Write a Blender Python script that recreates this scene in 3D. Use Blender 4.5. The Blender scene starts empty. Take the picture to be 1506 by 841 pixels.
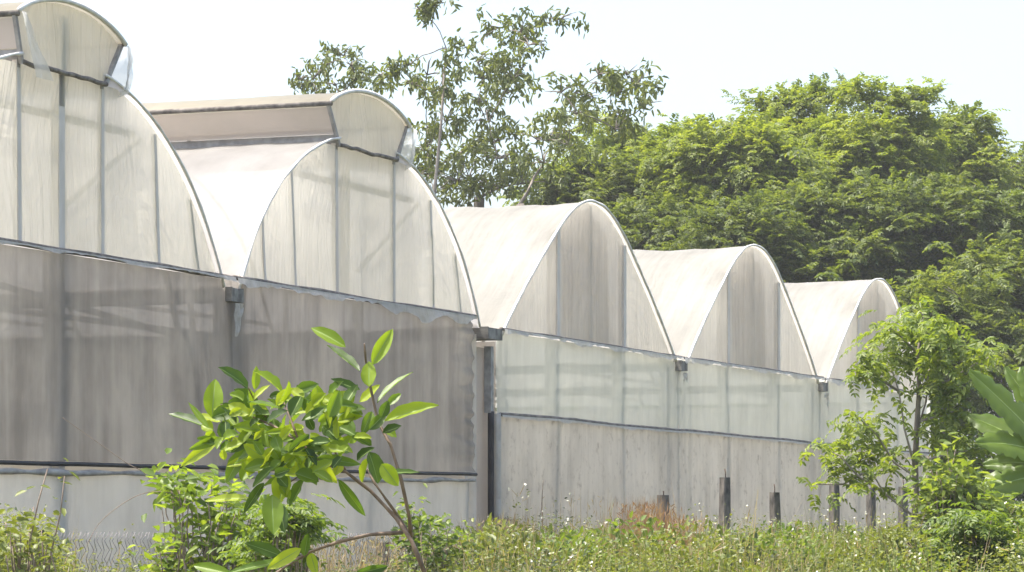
import bpy, math, random
import numpy as np
from mathutils import Vector, noise as mnoise

# ------------------------------------------------------------------ camera, sky, sun, exposure
SC = bpy.context.scene
COL = SC.collection
F, CX, HY, H = 5000.0, 753.0, 790.0, 1.1          # focal length in photo pixels, centre column, horizon row, eye height
cam_d = bpy.data.cameras.new('camera')
cam_d.sensor_width = 36.0
cam_d.lens = 36.0 * F / 1506.0
cam_d.shift_y = (HY - 420.5) / 1506.0
cam_d.clip_start, cam_d.clip_end = 0.1, 6000
cam = bpy.data.objects.new('camera', cam_d); COL.objects.link(cam)
cam.location = (0, 0, H); cam.rotation_euler = (math.pi / 2, 0, 0)
SC.camera = cam

SUN = Vector((-0.40, -0.02, 0.92)).normalized()
world = bpy.data.worlds.new('World'); SC.world = world; world.use_nodes = True
wn = world.node_tree.nodes; wn.clear()
sky = wn.new('ShaderNodeTexSky'); sky.sky_type = 'NISHITA'; sky.sun_disc = False
sky.sun_elevation = math.asin(SUN.z); sky.sun_rotation = math.atan2(SUN.x, SUN.y)
sky.air_density, sky.dust_density, sky.ozone_density = 1.0, 4.5, 1.0
bg = wn.new('ShaderNodeBackground'); bg.inputs['Strength'].default_value = 0.15
wo = wn.new('ShaderNodeOutputWorld')
world.node_tree.links.new(sky.outputs[0], bg.inputs[0]); world.node_tree.links.new(bg.outputs[0], wo.inputs[0])
sun_d = bpy.data.lights.new('sun', 'SUN'); sun_d.energy = 3.1; sun_d.angle = math.radians(0.6); sun_d.color = (1, 0.955, 0.88)
sun = bpy.data.objects.new('sun', sun_d); COL.objects.link(sun)
sun.location = (-30, 0, 60); sun.rotation_euler = (-SUN).to_track_quat('-Z', 'Y').to_euler()
SC.view_settings.view_transform = 'Standard'; SC.view_settings.look = 'None'
SC.view_settings.gamma = 1.0; SC.view_settings.use_curve_mapping = False
SC.view_settings.exposure = 1.5
SC.render.engine = 'CYCLES'
SC.cycles.max_bounces = 10; SC.cycles.diffuse_bounces = 5; SC.cycles.transmission_bounces = 8
SC.cycles.transparent_max_bounces = 16; SC.cycles.glossy_bounces = 2
SC.cycles.caustics_reflective = False; SC.cycles.caustics_refractive = False
SC.cycles.use_denoising = True
SC.cycles.sample_clamp_indirect = 6.0

rng = np.random.default_rng(7)
random.seed(7)
R = math.radians

def P(px, py, z):                                   # photo pixel + distance -> point
    return Vector(((px - CX) * z / F, z, H + (HY - py) * z / F))

# ------------------------------------------------------------------ helpers
class MB:
    def __init__(self): self.v, self.f, self.m, self.sm = [], [], [], []
    def add(self, vs, fs, mat=0, smooth=False):
        o = len(self.v); self.v += [tuple(p) for p in vs]
        for f in fs: self.f.append(tuple(i + o for i in f)); self.m.append(mat); self.sm.append(smooth)
    def box(self, x0, x1, y0, y1, z0, z1, mat=0):
        vs = [(x, y, z) for x in (x0, x1) for y in (y0, y1) for z in (z0, z1)]
        self.add(vs, [(0, 1, 3, 2), (4, 6, 7, 5), (0, 4, 5, 1), (2, 3, 7, 6), (0, 2, 6, 4), (1, 5, 7, 3)], mat)
    def tube(self, pts, rad, n=6, mat=0):
        pts = [Vector(p) for p in pts]
        if not hasattr(rad, '__len__'): rad = [rad] * len(pts)
        vs, fs = [], []
        ref = Vector((0.31, 0.22, 0.92))
        for i, p in enumerate(pts):
            t = (pts[min(i + 1, len(pts) - 1)] - pts[max(i - 1, 0)])
            t = t.normalized() if t.length > 1e-9 else Vector((0, 0, 1))
            a = t.cross(ref)
            if a.length < 0.05: a = t.cross(Vector((1, 0, 0)))
            a.normalize(); b = t.cross(a)
            for k in range(n):
                an = 2 * math.pi * k / n
                vs.append(p + (a * math.cos(an) + b * math.sin(an)) * rad[i])
        for i in range(len(pts) - 1):
            for k in range(n):
                fs.append((i * n + k, i * n + (k + 1) % n, (i + 1) * n + (k + 1) % n, (i + 1) * n + k))
        fs.append(tuple(range(n))[::-1]); fs.append(tuple(range((len(pts) - 1) * n, len(pts) * n)))
        self.add(vs, fs, mat, True)
    def bar(self, a, b, w, d, mat=0):               # square section bar from a to b
        a, b = Vector(a), Vector(b); t = (b - a).normalized()
        s = t.cross(Vector((0, 1, 0)));  s = s.normalized() if s.length > 1e-6 else Vector((1, 0, 0))
        q = s.cross(t).normalized()
        vs = [p + s * (w / 2) * i + q * (d / 2) * j for p in (a, b) for i, j in ((-1, -1), (1, -1), (1, 1), (-1, 1))]
        self.add(vs, [(3, 2, 1, 0), (4, 5, 6, 7), (0, 1, 5, 4), (1, 2, 6, 5), (2, 3, 7, 6), (3, 0, 4, 7)], mat)
    def grid(self, fn, nu, nv, mat=0, smooth=True):
        vs = [fn(i / nu, j / nv) for j in range(nv + 1) for i in range(nu + 1)]
        fs = [(j * (nu + 1) + i, j * (nu + 1) + i + 1, (j + 1) * (nu + 1) + i + 1, (j + 1) * (nu + 1) + i) for j in range(nv) for i in range(nu)]
        self.add(vs, fs, mat, smooth)
    def build(self, name, mats, parent=None):
        me = bpy.data.meshes.new(name)
        me.from_pydata(self.v, [], self.f)
        if not isinstance(mats, (list, tuple)): mats = [mats]
        for m in mats: me.materials.append(m)
        me.polygons.foreach_set('material_index', self.m)
        me.polygons.foreach_set('use_smooth', self.sm)
        me.update()
        o = bpy.data.objects.new(name, me); COL.objects.link(o)
        if parent: o.parent = parent
        return o

def tag(o, label=None, cat=None, group=None, kind=None):
    if label: o['label'] = label
    if cat: o['category'] = cat
    if group: o['group'] = group
    if kind: o['kind'] = kind
    return o
def empty(name, loc=(0, 0, 0), rz=0.0):
    o = bpy.data.objects.new(name, None); COL.objects.link(o)
    o.empty_display_size = 0.3
    o.location = loc; o.rotation_euler = (0, 0, rz); return o
def n3(x, y, z): return mnoise.noise((x, y, z))

def np_mesh(name, V, Fq, mats, midx=None, parent=None, smooth=False):
    """V (N,3), Fq (M,k) with constant k"""
    me = bpy.data.meshes.new(name)
    k = Fq.shape[1]
    me.vertices.add(len(V)); me.vertices.foreach_set('co', np.ascontiguousarray(V, dtype=np.float32).ravel())
    me.loops.add(Fq.size); me.loops.foreach_set('vertex_index', Fq.astype(np.int32).ravel())
    me.polygons.add(len(Fq)); me.polygons.foreach_set('loop_start', np.arange(0, Fq.size, k, dtype=np.int32))
    if not isinstance(mats, (list, tuple)): mats = [mats]
    for m in mats: me.materials.append(m)
    if midx is not None: me.polygons.foreach_set('material_index', midx.astype(np.int32))
    if smooth: me.polygons.foreach_set('use_smooth', np.ones(len(Fq), dtype=bool))
    me.update(calc_edges=True)
    o = bpy.data.objects.new(name, me); COL.objects.link(o)
    if parent: o.parent = parent
    return o

# ---- leaves as numpy arrays
def unit(a): return a / np.maximum(np.linalg.norm(a, axis=-1, keepdims=True), 1e-9)
class Leaves:
    """collects leaf blades: 2 quads folded along the midrib, so six vertices each"""
    def __init__(self): self.V, self.n, self.M, self.Q = [], 0, [], []
    def add(self, base, d, nrm, L, W, mat=0, fold=0.18, droop=0.15):
        base = np.asarray(base, float); d = unit(np.asarray(d, float)); N = len(base)
        if N == 0: return
        nrm = np.asarray(nrm, float)
        s = unit(np.cross(d, nrm)); nn = unit(np.cross(s, d))
        L = np.broadcast_to(np.asarray(L, float), (N,))[:, None]; W = np.broadcast_to(np.asarray(W, float), (N,))[:, None]
        tip = base + d * L - nn * L * droop
        l1 = base + d * L * 0.28 + s * W * 0.5 + nn * W * fold; l2 = base + d * L * 0.68 + s * W * 0.42 + nn * (W * fold - L * droop * 0.4)
        r1 = base + d * L * 0.28 - s * W * 0.5 + nn * W * fold; r2 = base + d * L * 0.68 - s * W * 0.42 + nn * (W * fold - L * droop * 0.4)
        self.V.append(np.stack([base, l1, l2, tip, r2, r1], 1).reshape(-1, 3))
        self.M.append(np.full(2 * N, mat)); self.n += N; self.Q.append(np.tile([0, 3, 2, 1, 0, 5, 4, 3], (N, 1)))
    def blades(self, base, d, L, W, mat=0, bend=0.15):
        """grass blades: a ribbon in two lengths that narrows and arches over"""
        base = np.asarray(base, float); d = unit(np.asarray(d, float)); N = len(base)
        if N == 0: return
        L = np.broadcast_to(np.asarray(L, float), (N,))[:, None]
        side = rng.normal(0, 1, (N, 3)) * np.array([1, 1, 0]); s = unit(side); out = unit(np.cross(s, d))
        b_ = bend * rng.uniform(0.2, 1.5, (N, 1)) * L
        mid = base + d * L * 0.6 + out * b_ * 0.36; tip = base + d * L * 0.98 + out * b_
        h = s * W * 0.5
        self.V.append(np.stack([base - h, base + h, mid - h * 0.85, mid + h * 0.85, tip - h * 0.12, tip + h * 0.12], 1).reshape(-1, 3))
        self.M.append(np.full(2 * N, mat)); self.n += N; self.Q.append(np.tile([0, 1, 3, 2, 2, 3, 5, 4], (N, 1)))
    def pinnate(self, base, d, L, pairs, lL, lW, mat=0, droop=0.5, gap=0.15, up=None, spread=0.85):
        """compound leaves: N rachises each with pairs of leaflets and an end leaflet"""
        base = np.asarray(base, float); d = unit(np.asarray(d, float)); N = len(base)
        L = np.broadcast_to(np.asarray(L, float), (N,))[:, None]
        upv = np.tile([0, 0, 1.0], (N, 1)) + rng.normal(0, 0.25, (N, 3)) if up is None else up
        s = unit(np.cross(d, upv) + 1e-6)
        down = np.array([0, 0, -1.0])
        for j in range(pairs):
            t = gap + (1 - gap) * j / max(pairs - 1, 1)
            p = base + d * L * t + down * droop * L * t * t
            dd = unit(d + down * droop * 2 * t)
            nn = unit(np.cross(s, dd)); nn *= np.sign(nn[:, 2:3] + 1e-6)
            f = 0.75 + 0.5 * math.sin(math.pi * (0.15 + 0.75 * t))
            for sg in (-1, 1):
                q = unit(dd * (1 - spread * 0.55) + s * sg * spread + down * 0.12 + rng.normal(0, 0.16, (N, 3)))
                self.add(p, q, nn + rng.normal(0, 0.22, (N, 3)), lL * f * rng.uniform(0.8, 1.15, N), lW * f * rng.uniform(0.85, 1.15, N), mat)
        self.add(base + d * L + down * droop * L, unit(d + down * droop * 2), upv, lL, lW, mat)
    def build(self, name, mats, parent=None):
        V = np.concatenate(self.V); N = len(V) // 6
        o = np.arange(N)[:, None] * 6
        Fq = (o + np.concatenate(self.Q)).reshape(-1, 4)
        return np_mesh(name, V, Fq, mats, np.concatenate(self.M), parent)

# ------------------------------------------------------------------ materials
def mat(name):
    m = bpy.data.materials.new(name); m.use_nodes = True
    nt = m.node_tree; nt.nodes.clear()
    out = nt.nodes.new('ShaderNodeOutputMaterial')
    return m, nt, nt.nodes, nt.links, out
def ramp(n, stops):
    r = n.new('ShaderNodeValToRGB'); cr = r.color_ramp
    while len(cr.elements) < len(stops): cr.elements.new(0.5)
    for e, (p, c) in zip(cr.elements, stops): e.position = p; e.color = (*c, 1)
    return r
def coords(n, l, scale, kind='Object'):
    tc = n.new('ShaderNodeTexCoord'); mp = n.new('ShaderNodeMapping'); mp.inputs['Scale'].default_value = scale
    l.new(tc.outputs[kind], mp.inputs[0]); return mp.outputs[0]
def noise_t(n, l, vec, scale, detail=3, rough=0.55):
    t = n.new('ShaderNodeTexNoise'); t.inputs['Scale'].default_value = scale; t.inputs['Detail'].default_value = detail
    t.inputs['Roughness'].default_value = rough; l.new(vec, t.inputs['Vector']); return t.outputs['Fac']
def mixc(n, l, fac, a, b, mode='MIX'):
    m = n.new('ShaderNodeMix'); m.data_type = 'RGBA'; m.blend_type = mode
    for sock, val in ((m.inputs[0], fac), (m.inputs[6], a), (m.inputs[7], b)):
        if hasattr(val, 'default_value') or hasattr(val, 'is_linked'): l.new(val, sock)
        else: sock.default_value = val if isinstance(val, (int, float)) else (*val, 1)
    return m.outputs[2]

def film(name, clean, dirty, transl=0.55, clear=0.12, streak=(3.0, 3.0, 0.25), streak_rng=(0.42, 0.72), spots=None, wrinkle=(9, 2, 0.5), bump=0.35,
         rough=0.45, spec=0.25, crease_shade=0.0):
    """plastic sheeting: diffuse + translucent, a little clear, dirt washed down in streaks, creases as bump and as shading put into the colour"""
    m, nt, n, l, out = mat(name)
    f1 = noise_t(n, l, coords(n, l, streak), 1.6, 6, 0.62); f2 = noise_t(n, l, coords(n, l, (0.7, 0.7, 0.45)), 1.5, 4, 0.6)
    fm = n.new('ShaderNodeMath'); fm.operation = 'MULTIPLY_ADD'; fm.inputs[1].default_value = 0.42; l.new(f1, fm.inputs[0])
    fk = n.new('ShaderNodeMath'); fk.operation = 'MULTIPLY'; fk.inputs[1].default_value = 0.58; l.new(f2, fk.inputs[0]); l.new(fk.outputs[0], fm.inputs[2])
    f = fm.outputs[0]
    rp = ramp(n, [(streak_rng[0], clean), (streak_rng[1], dirty)]); l.new(f, rp.inputs[0])
    c = rp.outputs[0]
    big = noise_t(n, l, coords(n, l, (0.35, 0.35, 0.5)), 1.3, 3)
    rb = ramp(n, [(0.3, (0.86, 0.86, 0.86)), (0.7, (1.06, 1.05, 1.03))]); l.new(big, rb.inputs[0])
    c = mixc(n, l, 1.0, c, rb.outputs[0], 'MULTIPLY')
    if spots:
        col, lo, hi, sc = spots
        sp = noise_t(n, l, coords(n, l, sc), 2.0, 7, 0.7)
        rs = ramp(n, [(lo, (0, 0, 0)), (hi, (1, 1, 1))]); l.new(sp, rs.inputs[0])
        c = mixc(n, l, rs.outputs[0], c, col)
    def warped(scale, amt, freq):                    # creases that bend and fan out instead of running plumb
        tc = n.new('ShaderNodeTexCoord')
        wt = n.new('ShaderNodeTexNoise'); wt.inputs['Scale'].default_value = freq; wt.inputs['Detail'].default_value = 1; l.new(tc.outputs['Object'], wt.inputs['Vector'])
        vm = n.new('ShaderNodeVectorMath'); vm.operation = 'MULTIPLY_ADD'; vm.inputs[1].default_value = (amt, amt * 0.5, amt); l.new(wt.outputs['Color'], vm.inputs[0]); l.new(tc.outputs['Object'], vm.inputs[2])
        mp = n.new('ShaderNodeMapping'); mp.inputs['Scale'].default_value = scale; l.new(vm.outputs[0], mp.inputs[0]); return mp.outputs[0]
    w1 = noise_t(n, l, warped(wrinkle, 1.3, 0.45), 1.5, 3, 0.5)
    w2 = noise_t(n, l, warped((1.5, 1.5, 1.4), 1.5, 0.8), 2.2, 2, 0.5)
    rg = n.new('ShaderNodeTexNoise'); rg.noise_type = 'RIDGED_MULTIFRACTAL'; rg.inputs['Scale'].default_value = 1.0; rg.inputs['Detail'].default_value = 2
    l.new(warped((wrinkle[0] * 0.62, wrinkle[1] * 0.35, wrinkle[2] * 0.9), 1.6, 0.55), rg.inputs['Vector'])
    a0 = n.new('ShaderNodeMath'); a0.operation = 'MULTIPLY_ADD'; a0.inputs[1].default_value = 0.25; l.new(rg.outputs['Fac'], a0.inputs[0]); l.new(w1, a0.inputs[2])
    ad = n.new('ShaderNodeMath'); ad.operation = 'ADD'; l.new(a0.outputs[0], ad.inputs[0]); l.new(w2, ad.inputs[1])
    if crease_shade:  # shading of the creases, painted into the colour along the ridged lines
        rc = ramp(n, [(0.25, (1.05, 1.05, 1.05)), (0.5, (1 - crease_shade * 0.35,) * 3), (0.85, (1 - crease_shade,) * 3)])
        sc_ = n.new('ShaderNodeMath'); sc_.operation = 'MULTIPLY'; sc_.inputs[1].default_value = 0.42; l.new(rg.outputs['Fac'], sc_.inputs[0]); l.new(sc_.outputs[0], rc.inputs[0])
        c = mixc(n, l, 1.0, c, rc.outputs[0], 'MULTIPLY')
    b = n.new('ShaderNodeBump'); b.inputs['Strength'].default_value = bump; b.inputs['Distance'].default_value = 0.06; l.new(ad.outputs[0], b.inputs['Height'])
    pr = n.new('ShaderNodeBsdfPrincipled'); l.new(c, pr.inputs['Base Color']); pr.inputs['Roughness'].default_value = rough
    pr.inputs['Specular IOR Level'].default_value = spec; l.new(b.outputs[0], pr.inputs['Normal'])
    tr = n.new('ShaderNodeBsdfTranslucent'); l.new(c, tr.inputs[0]); l.new(b.outputs[0], tr.inputs['Normal'])
    mx = n.new('ShaderNodeMixShader'); mx.inputs[0].default_value = transl; l.new(pr.outputs[0], mx.inputs[1]); l.new(tr.outputs[0], mx.inputs[2])
    tp = n.new('ShaderNodeBsdfTransparent')
    m2 = n.new('ShaderNodeMixShader'); m2.inputs[0].default_value = clear; l.new(mx.outputs[0], m2.inputs[1]); l.new(tp.outputs[0], m2.inputs[2])
    l.new(m2.outputs[0], out.inputs[0]); return m

def solid(name, a, b, scale=(6, 6, 6), rough=0.7, metal=0.0, bump=0.2, rng_=(0.35, 0.65)):
    m, nt, n, l, out = mat(name)
    f = noise_t(n, l, coords(n, l, scale), 2.0, 5)
    rp = ramp(n, [(rng_[0], a), (rng_[1], b)]); l.new(f, rp.inputs[0])
    bp = n.new('ShaderNodeBump'); bp.inputs['Strength'].default_value = bump; bp.inputs['Distance'].default_value = 0.01; l.new(f, bp.inputs['Height'])
    pr = n.new('ShaderNodeBsdfPrincipled'); l.new(rp.outputs[0], pr.inputs['Base Color'])
    pr.inputs['Specular IOR Level'].default_value = 0.2; pr.inputs['Roughness'].default_value = rough; pr.inputs['Metallic'].default_value = metal; l.new(bp.outputs[0], pr.inputs['Normal'])
    l.new(pr.outputs[0], out.inputs[0]); return m

def foliage(name, stops, transl=0.45, rough=0.45, spec=0.4, patch=0.35, patch_scale=0.55):
    """leaf: colour differs leaf by leaf (random per island) and branch by branch (low noise)"""
    m, nt, n, l, out = mat(name)
    g = n.new('ShaderNodeNewGeometry')
    f = noise_t(n, l, coords(n, l, (1, 1, 1)), patch_scale, 2)
    mm = n.new('ShaderNodeMath'); mm.operation = 'MULTIPLY_ADD'; mm.inputs[1].default_value = 1.0 - patch
    l.new(g.outputs['Random Per Island'], mm.inputs[0])
    m2 = n.new('ShaderNodeMath'); m2.operation = 'MULTIPLY'; m2.inputs[1].default_value = patch; l.new(f, m2.inputs[0])
    l.new(m2.outputs[0], mm.inputs[2])
    rp = ramp(n, stops); l.new(mm.outputs[0], rp.inputs[0])
    pr = n.new('ShaderNodeBsdfPrincipled'); l.new(rp.outputs[0], pr.inputs['Base Color']); pr.inputs['Roughness'].default_value = rough
    pr.inputs['Specular IOR Level'].default_value = spec
    tcol = mixc(n, l, 1.0, rp.outputs[0], (1.35, 1.3, 0.5), 'MULTIPLY')
    tr = n.new('ShaderNodeBsdfTranslucent'); l.new(tcol, tr.inputs[0])
    mx = n.new('ShaderNodeMixShader'); mx.inputs[0].default_value = transl; l.new(pr.outputs[0], mx.inputs[1]); l.new(tr.outputs[0], mx.inputs[2])
    l.new(mx.outputs[0], out.inputs[0]); return m

M = {}
M['roof_a'] = film('white_roof_film', (0.60, 0.58, 0.555), (0.47, 0.445, 0.415), 0.62, 0.12, crease_shade=0.12, streak=(0.8, 1.2, 0.5), wrinkle=(1.0, 5, 1.0), bump=0.2)
M['roof_b'] = film('weathered_roof_film', (0.55, 0.535, 0.485), (0.39, 0.375, 0.335), 0.6, 0.08, crease_shade=0.3, streak=(0.45, 4.5, 0.4), streak_rng=(0.38, 0.66), wrinkle=(0.8, 7, 0.8), bump=0.35)
M['gable_a'] = film('creased_gable_film', (0.86, 0.85, 0.77), (0.74, 0.73, 0.65), 0.74, 0.12, crease_shade=0.42, streak=(5, 2, 0.3), wrinkle=(11, 2, 0.45), bump=0.85)
M['gable_b'] = film('dusty_gable_film', (0.79, 0.765, 0.705), (0.56, 0.53, 0.48), 0.68, 0.14, crease_shade=0.45, streak=(7, 2, 0.25), streak_rng=(0.4, 0.75), wrinkle=(12, 2, 0.4), bump=0.85)
M['curtain'] = film('grey_shade_curtain', (0.49, 0.458, 0.415), (0.27, 0.252, 0.232), 0.58, 0.10, crease_shade=0.16, streak=(2.0, 2, 0.16), streak_rng=(0.38, 0.62), wrinkle=(6, 2, 0.3), bump=0.3, spec=0.1, rough=0.8,
                    spots=((0.34, 0.32, 0.29), 0.55, 0.8, (0.7, 0.7, 0.4)))
M['low_a'] = film('pale_skirt_film', (0.74, 0.72, 0.66), (0.56, 0.545, 0.50), 0.52, 0.10, crease_shade=0.22, streak=(2.5, 2, 0.4), wrinkle=(4, 2, 1.2), bump=0.35)
M['mid_b'] = film('greenish_side_film', (0.73, 0.755, 0.69), (0.58, 0.605, 0.55), 0.62, 0.12, crease_shade=0.22, streak=(3, 2, 0.5), wrinkle=(4, 2, 1.0), bump=0.3)
M['low_b'] = film('stained_skirt_film', (0.71, 0.672, 0.61), (0.50, 0.472, 0.43), 0.56, 0.08, crease_shade=0.16, streak=(4.0, 2, 0.5), streak_rng=(0.42, 0.66), wrinkle=(7, 2, 0.7), bump=0.25,
                  spots=((0.30, 0.265, 0.235), 0.54, 0.74, (2.6, 1.0, 2.6)))
M['strip'] = film('pinkish_side_panel_film', (0.70, 0.63, 0.57), (0.56, 0.50, 0.45), 0.5, 0.08, streak=(2, 2, 0.4), bump=0.2)
M['inner'] = film('hanging_inner_net', (0.68, 0.62, 0.575), (0.38, 0.335, 0.31), 0.55, 0.2, streak=(13, 2, 0.08), streak_rng=(0.4, 0.6), wrinkle=(9, 2, 0.1), bump=0.4, spec=0.05, rough=0.9)
M['vent_net'] = film('pink_vent_net', (0.66, 0.585, 0.55), (0.56, 0.50, 0.46), 0.45, 0.15, streak=(1, 1, 1), bump=0.1)
M['vent_roof'] = film('yellowed_vent_film', (0.34, 0.31, 0.235), (0.27, 0.245, 0.18), 0.4, 0.06, streak=(1, 2, 1), wrinkle=(1, 5, 1), bump=0.2)
M['flap'] = film('loose_clear_film', (0.84, 0.84, 0.81), (0.76, 0.75, 0.70), 0.55, 0.30, streak=(3, 3, 0.6), wrinkle=(5, 5, 2), bump=0.5)
M['fringe'] = film('torn_film_edge', (0.72, 0.70, 0.65), (0.50, 0.48, 0.44), 0.45, 0.08, streak=(8, 8, 2), wrinkle=(14, 4, 6), bump=0.7)
M['steel'] = solid('galvanised_steel', (0.50, 0.46, 0.41), (0.62, 0.575, 0.52), (3, 3, 1), 0.6, 0.0)
M['pipe'] = solid('dull_grey_pipe', (0.22, 0.21, 0.20), (0.34, 0.33, 0.31), (4, 4, 4), 0.6, 0.1)
M['dark'] = solid('dark_stained_rail', (0.09, 0.08, 0.07), (0.24, 0.215, 0.185), (5, 5, 5), 0.8)
M['hoop'] = solid('film_wrapped_pipe', (0.72, 0.71, 0.68), (0.54, 0.53, 0.51), (4, 4, 4), 0.6)
M['gutter'] = solid('stained_gutter_metal', (0.10, 0.095, 0.085), (0.26, 0.25, 0.23), (4, 1, 4), 0.6, 0.2)
M['black'] = solid('black_plastic_wrap', (0.012, 0.012, 0.013), (0.035, 0.033, 0.032), (4, 4, 2), 0.5)
M['bluegrey'] = solid('grey_wrapped_roll', (0.26, 0.24, 0.22), (0.44, 0.41, 0.37), (3, 8, 8), 0.6, 0, 0.5)
M['concrete'] = solid('weathered_dark_concrete', (0.035, 0.034, 0.032), (0.17, 0.155, 0.135), (5, 5, 2.2), 0.9, 0, 0.6)
M['rust'] = solid('rusty_rod', (0.06, 0.035, 0.025), (0.12, 0.07, 0.045))
M['wire'] = solid('dull_zinc_wire', (0.09, 0.085, 0.085), (0.17, 0.16, 0.155), (9, 9, 9), 0.6, 0.0)
M['bark'] = solid('grey_brown_bark', (0.13, 0.11, 0.09), (0.24, 0.21, 0.18), (4, 4, 1.5), 0.9, 0, 0.5)
M['bark_pale'] = solid('pale_limb_bark', (0.22, 0.19, 0.16), (0.36, 0.32, 0.28), (4, 4, 1.5), 0.9, 0, 0.5)
M['stem'] = solid('brown_sapling_bark', (0.12, 0.085, 0.06), (0.22, 0.16, 0.11), (20, 20, 9), 0.6, 0, 0.4)
M['twig'] = solid('dry_twig', (0.16, 0.12, 0.09), (0.30, 0.24, 0.19), (9, 9, 9), 0.85)
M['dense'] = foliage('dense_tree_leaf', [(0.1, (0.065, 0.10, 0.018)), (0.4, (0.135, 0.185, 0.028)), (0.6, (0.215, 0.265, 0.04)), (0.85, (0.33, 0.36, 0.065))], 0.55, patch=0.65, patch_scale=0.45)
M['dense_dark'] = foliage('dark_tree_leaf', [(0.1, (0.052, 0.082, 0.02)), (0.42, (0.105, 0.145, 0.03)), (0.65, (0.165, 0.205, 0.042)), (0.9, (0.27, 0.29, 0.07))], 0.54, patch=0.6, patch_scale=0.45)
M['sparse'] = foliage('drooping_tree_leaf', [(0.1, (0.06, 0.08, 0.027)), (0.45, (0.11, 0.14, 0.04)), (0.75, (0.19, 0.22, 0.06)), (0.97, (0.20, 0.20, 0.07)), (1.0, (0.22, 0.14, 0.07))], 0.4, patch=0.5, patch_scale=0.5)
M['young'] = foliage('young_tree_leaf', [(0.1, (0.08, 0.125, 0.024)), (0.5, (0.155, 0.215, 0.038)), (0.9, (0.27, 0.32, 0.06))], 0.55, patch=0.45, patch_scale=1.5)
M['sapling'] = foliage('glossy_sapling_leaf', [(0.1, (0.045, 0.085, 0.022)), (0.4, (0.11, 0.185, 0.026)), (0.62, (0.22, 0.31, 0.03)), (0.9, (0.34, 0.41, 0.04))], 0.52, rough=0.42, spec=0.4, patch=0.15)
M['shrub'] = foliage('shrub_leaf', [(0.1, (0.055, 0.095, 0.02)), (0.5, (0.115, 0.175, 0.03)), (0.95, (0.22, 0.28, 0.045))], 0.5, patch=0.4, patch_scale=2.5)
M['vine'] = foliage('vine_leaf', [(0.1, (0.055, 0.10, 0.02)), (0.4, (0.14, 0.21, 0.03)), (0.7, (0.25, 0.33, 0.045)), (0.95, (0.34, 0.40, 0.06))], 0.52, patch=0.5, patch_scale=2.0)
M['weed'] = foliage('weed_leaf', [(0.1, (0.07, 0.095, 0.024)), (0.45, (0.14, 0.17, 0.038)), (0.7, (0.21, 0.235, 0.05)), (0.95, (0.29, 0.26, 0.10))], 0.4, patch=0.75, patch_scale=0.5)
M['weed_dark'] = foliage('dull_weed_leaf', [(0.0, (0.04, 0.05, 0.025)), (0.6, (0.075, 0.10, 0.04)), (1.0, (0.13, 0.14, 0.07))], 0.35, patch=0.5, patch_scale=1.0)
M['straw'] = foliage('dry_straw', [(0.0, (0.22, 0.165, 0.11)), (0.6, (0.36, 0.28, 0.19)), (1.0, (0.50, 0.42, 0.30))], 0.45, patch=0.3)
M['twig_leaf'] = foliage('dead_brown_stalk', [(0.0, (0.10, 0.075, 0.055)), (1.0, (0.22, 0.17, 0.13))], 0.25, patch=0.3)
M['russet'] = foliage('russet_dry_grass', [(0.0, (0.17, 0.095, 0.055)), (0.6, (0.28, 0.165, 0.10)), (1.0, (0.46, 0.33, 0.21))], 0.45, patch=0.3)
M['flower'] = foliage('white_floret', [(0.0, (0.62, 0.60, 0.48)), (1.0, (0.80, 0.80, 0.74))], 0.2)
M['banana'] = foliage('banana_leaf', [(0.0, (0.07, 0.125, 0.018)), (1.0, (0.15, 0.22, 0.025))], 0.5, rough=0.4, patch=0.8, patch_scale=1.5)
M['rib'] = solid('pale_leaf_rib', (0.16, 0.24, 0.06), (0.26, 0.33, 0.10), (5, 5, 5), 0.5)

# ------------------------------------------------------------------ ground
def ground():
    m, nt, n, l, out = mat('rough_grass_soil')
    a = noise_t(n, l, coords(n, l, (0.35, 0.35, 0.35)), 1.0, 6)
    r1 = ramp(n, [(0.35, (0.055, 0.075, 0.022)), (0.52, (0.10, 0.105, 0.045)), (0.68, (0.20, 0.145, 0.095))]); l.new(a, r1.inputs[0])
    b = noise_t(n, l, coords(n, l, (6, 6, 6)), 2.0, 5)
    bp = n.new('ShaderNodeBump'); bp.inputs['Strength'].default_value = 0.6; bp.inputs['Distance'].default_value = 0.08; l.new(b, bp.inputs['Height'])
    pr = n.new('ShaderNodeBsdfPrincipled'); pr.inputs['Roughness'].default_value = 0.95
    l.new(r1.outputs[0], pr.inputs['Base Color']); l.new(bp.outputs[0], pr.inputs['Normal']); l.new(pr.outputs[0], out.inputs[0])
    mb = MB()
    xs = sorted(set([-2500, -900, -300] + list(range(-80, 81, 4)) + [300, 900, 2500]))
    ys = sorted(set([-2500, -900, -300, -60] + list(range(-20, 141, 4)) + [300, 900, 2500, 4500]))
    def hz(x, y):
        if abs(x) > 80 or y > 140 or y < -20: return 0.0
        z = 0.05 * n3(x * 0.15, y * 0.15, 2)
        return z - 0.03
    vs = [(x, y, hz(x, y)) for y in ys for x in xs]; nx = len(xs)
    fs = [(j * nx + i, j * nx + i + 1, (j + 1) * nx + i + 1, (j + 1) * nx + i) for j in range(len(ys) - 1) for i in range(nx - 1)]
    mb.add(vs, fs, 0, True)
    tag(mb.build('ground', m), 'rough grassy soil under the greenhouses and weeds', 'ground', kind='structure')
ground()

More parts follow.
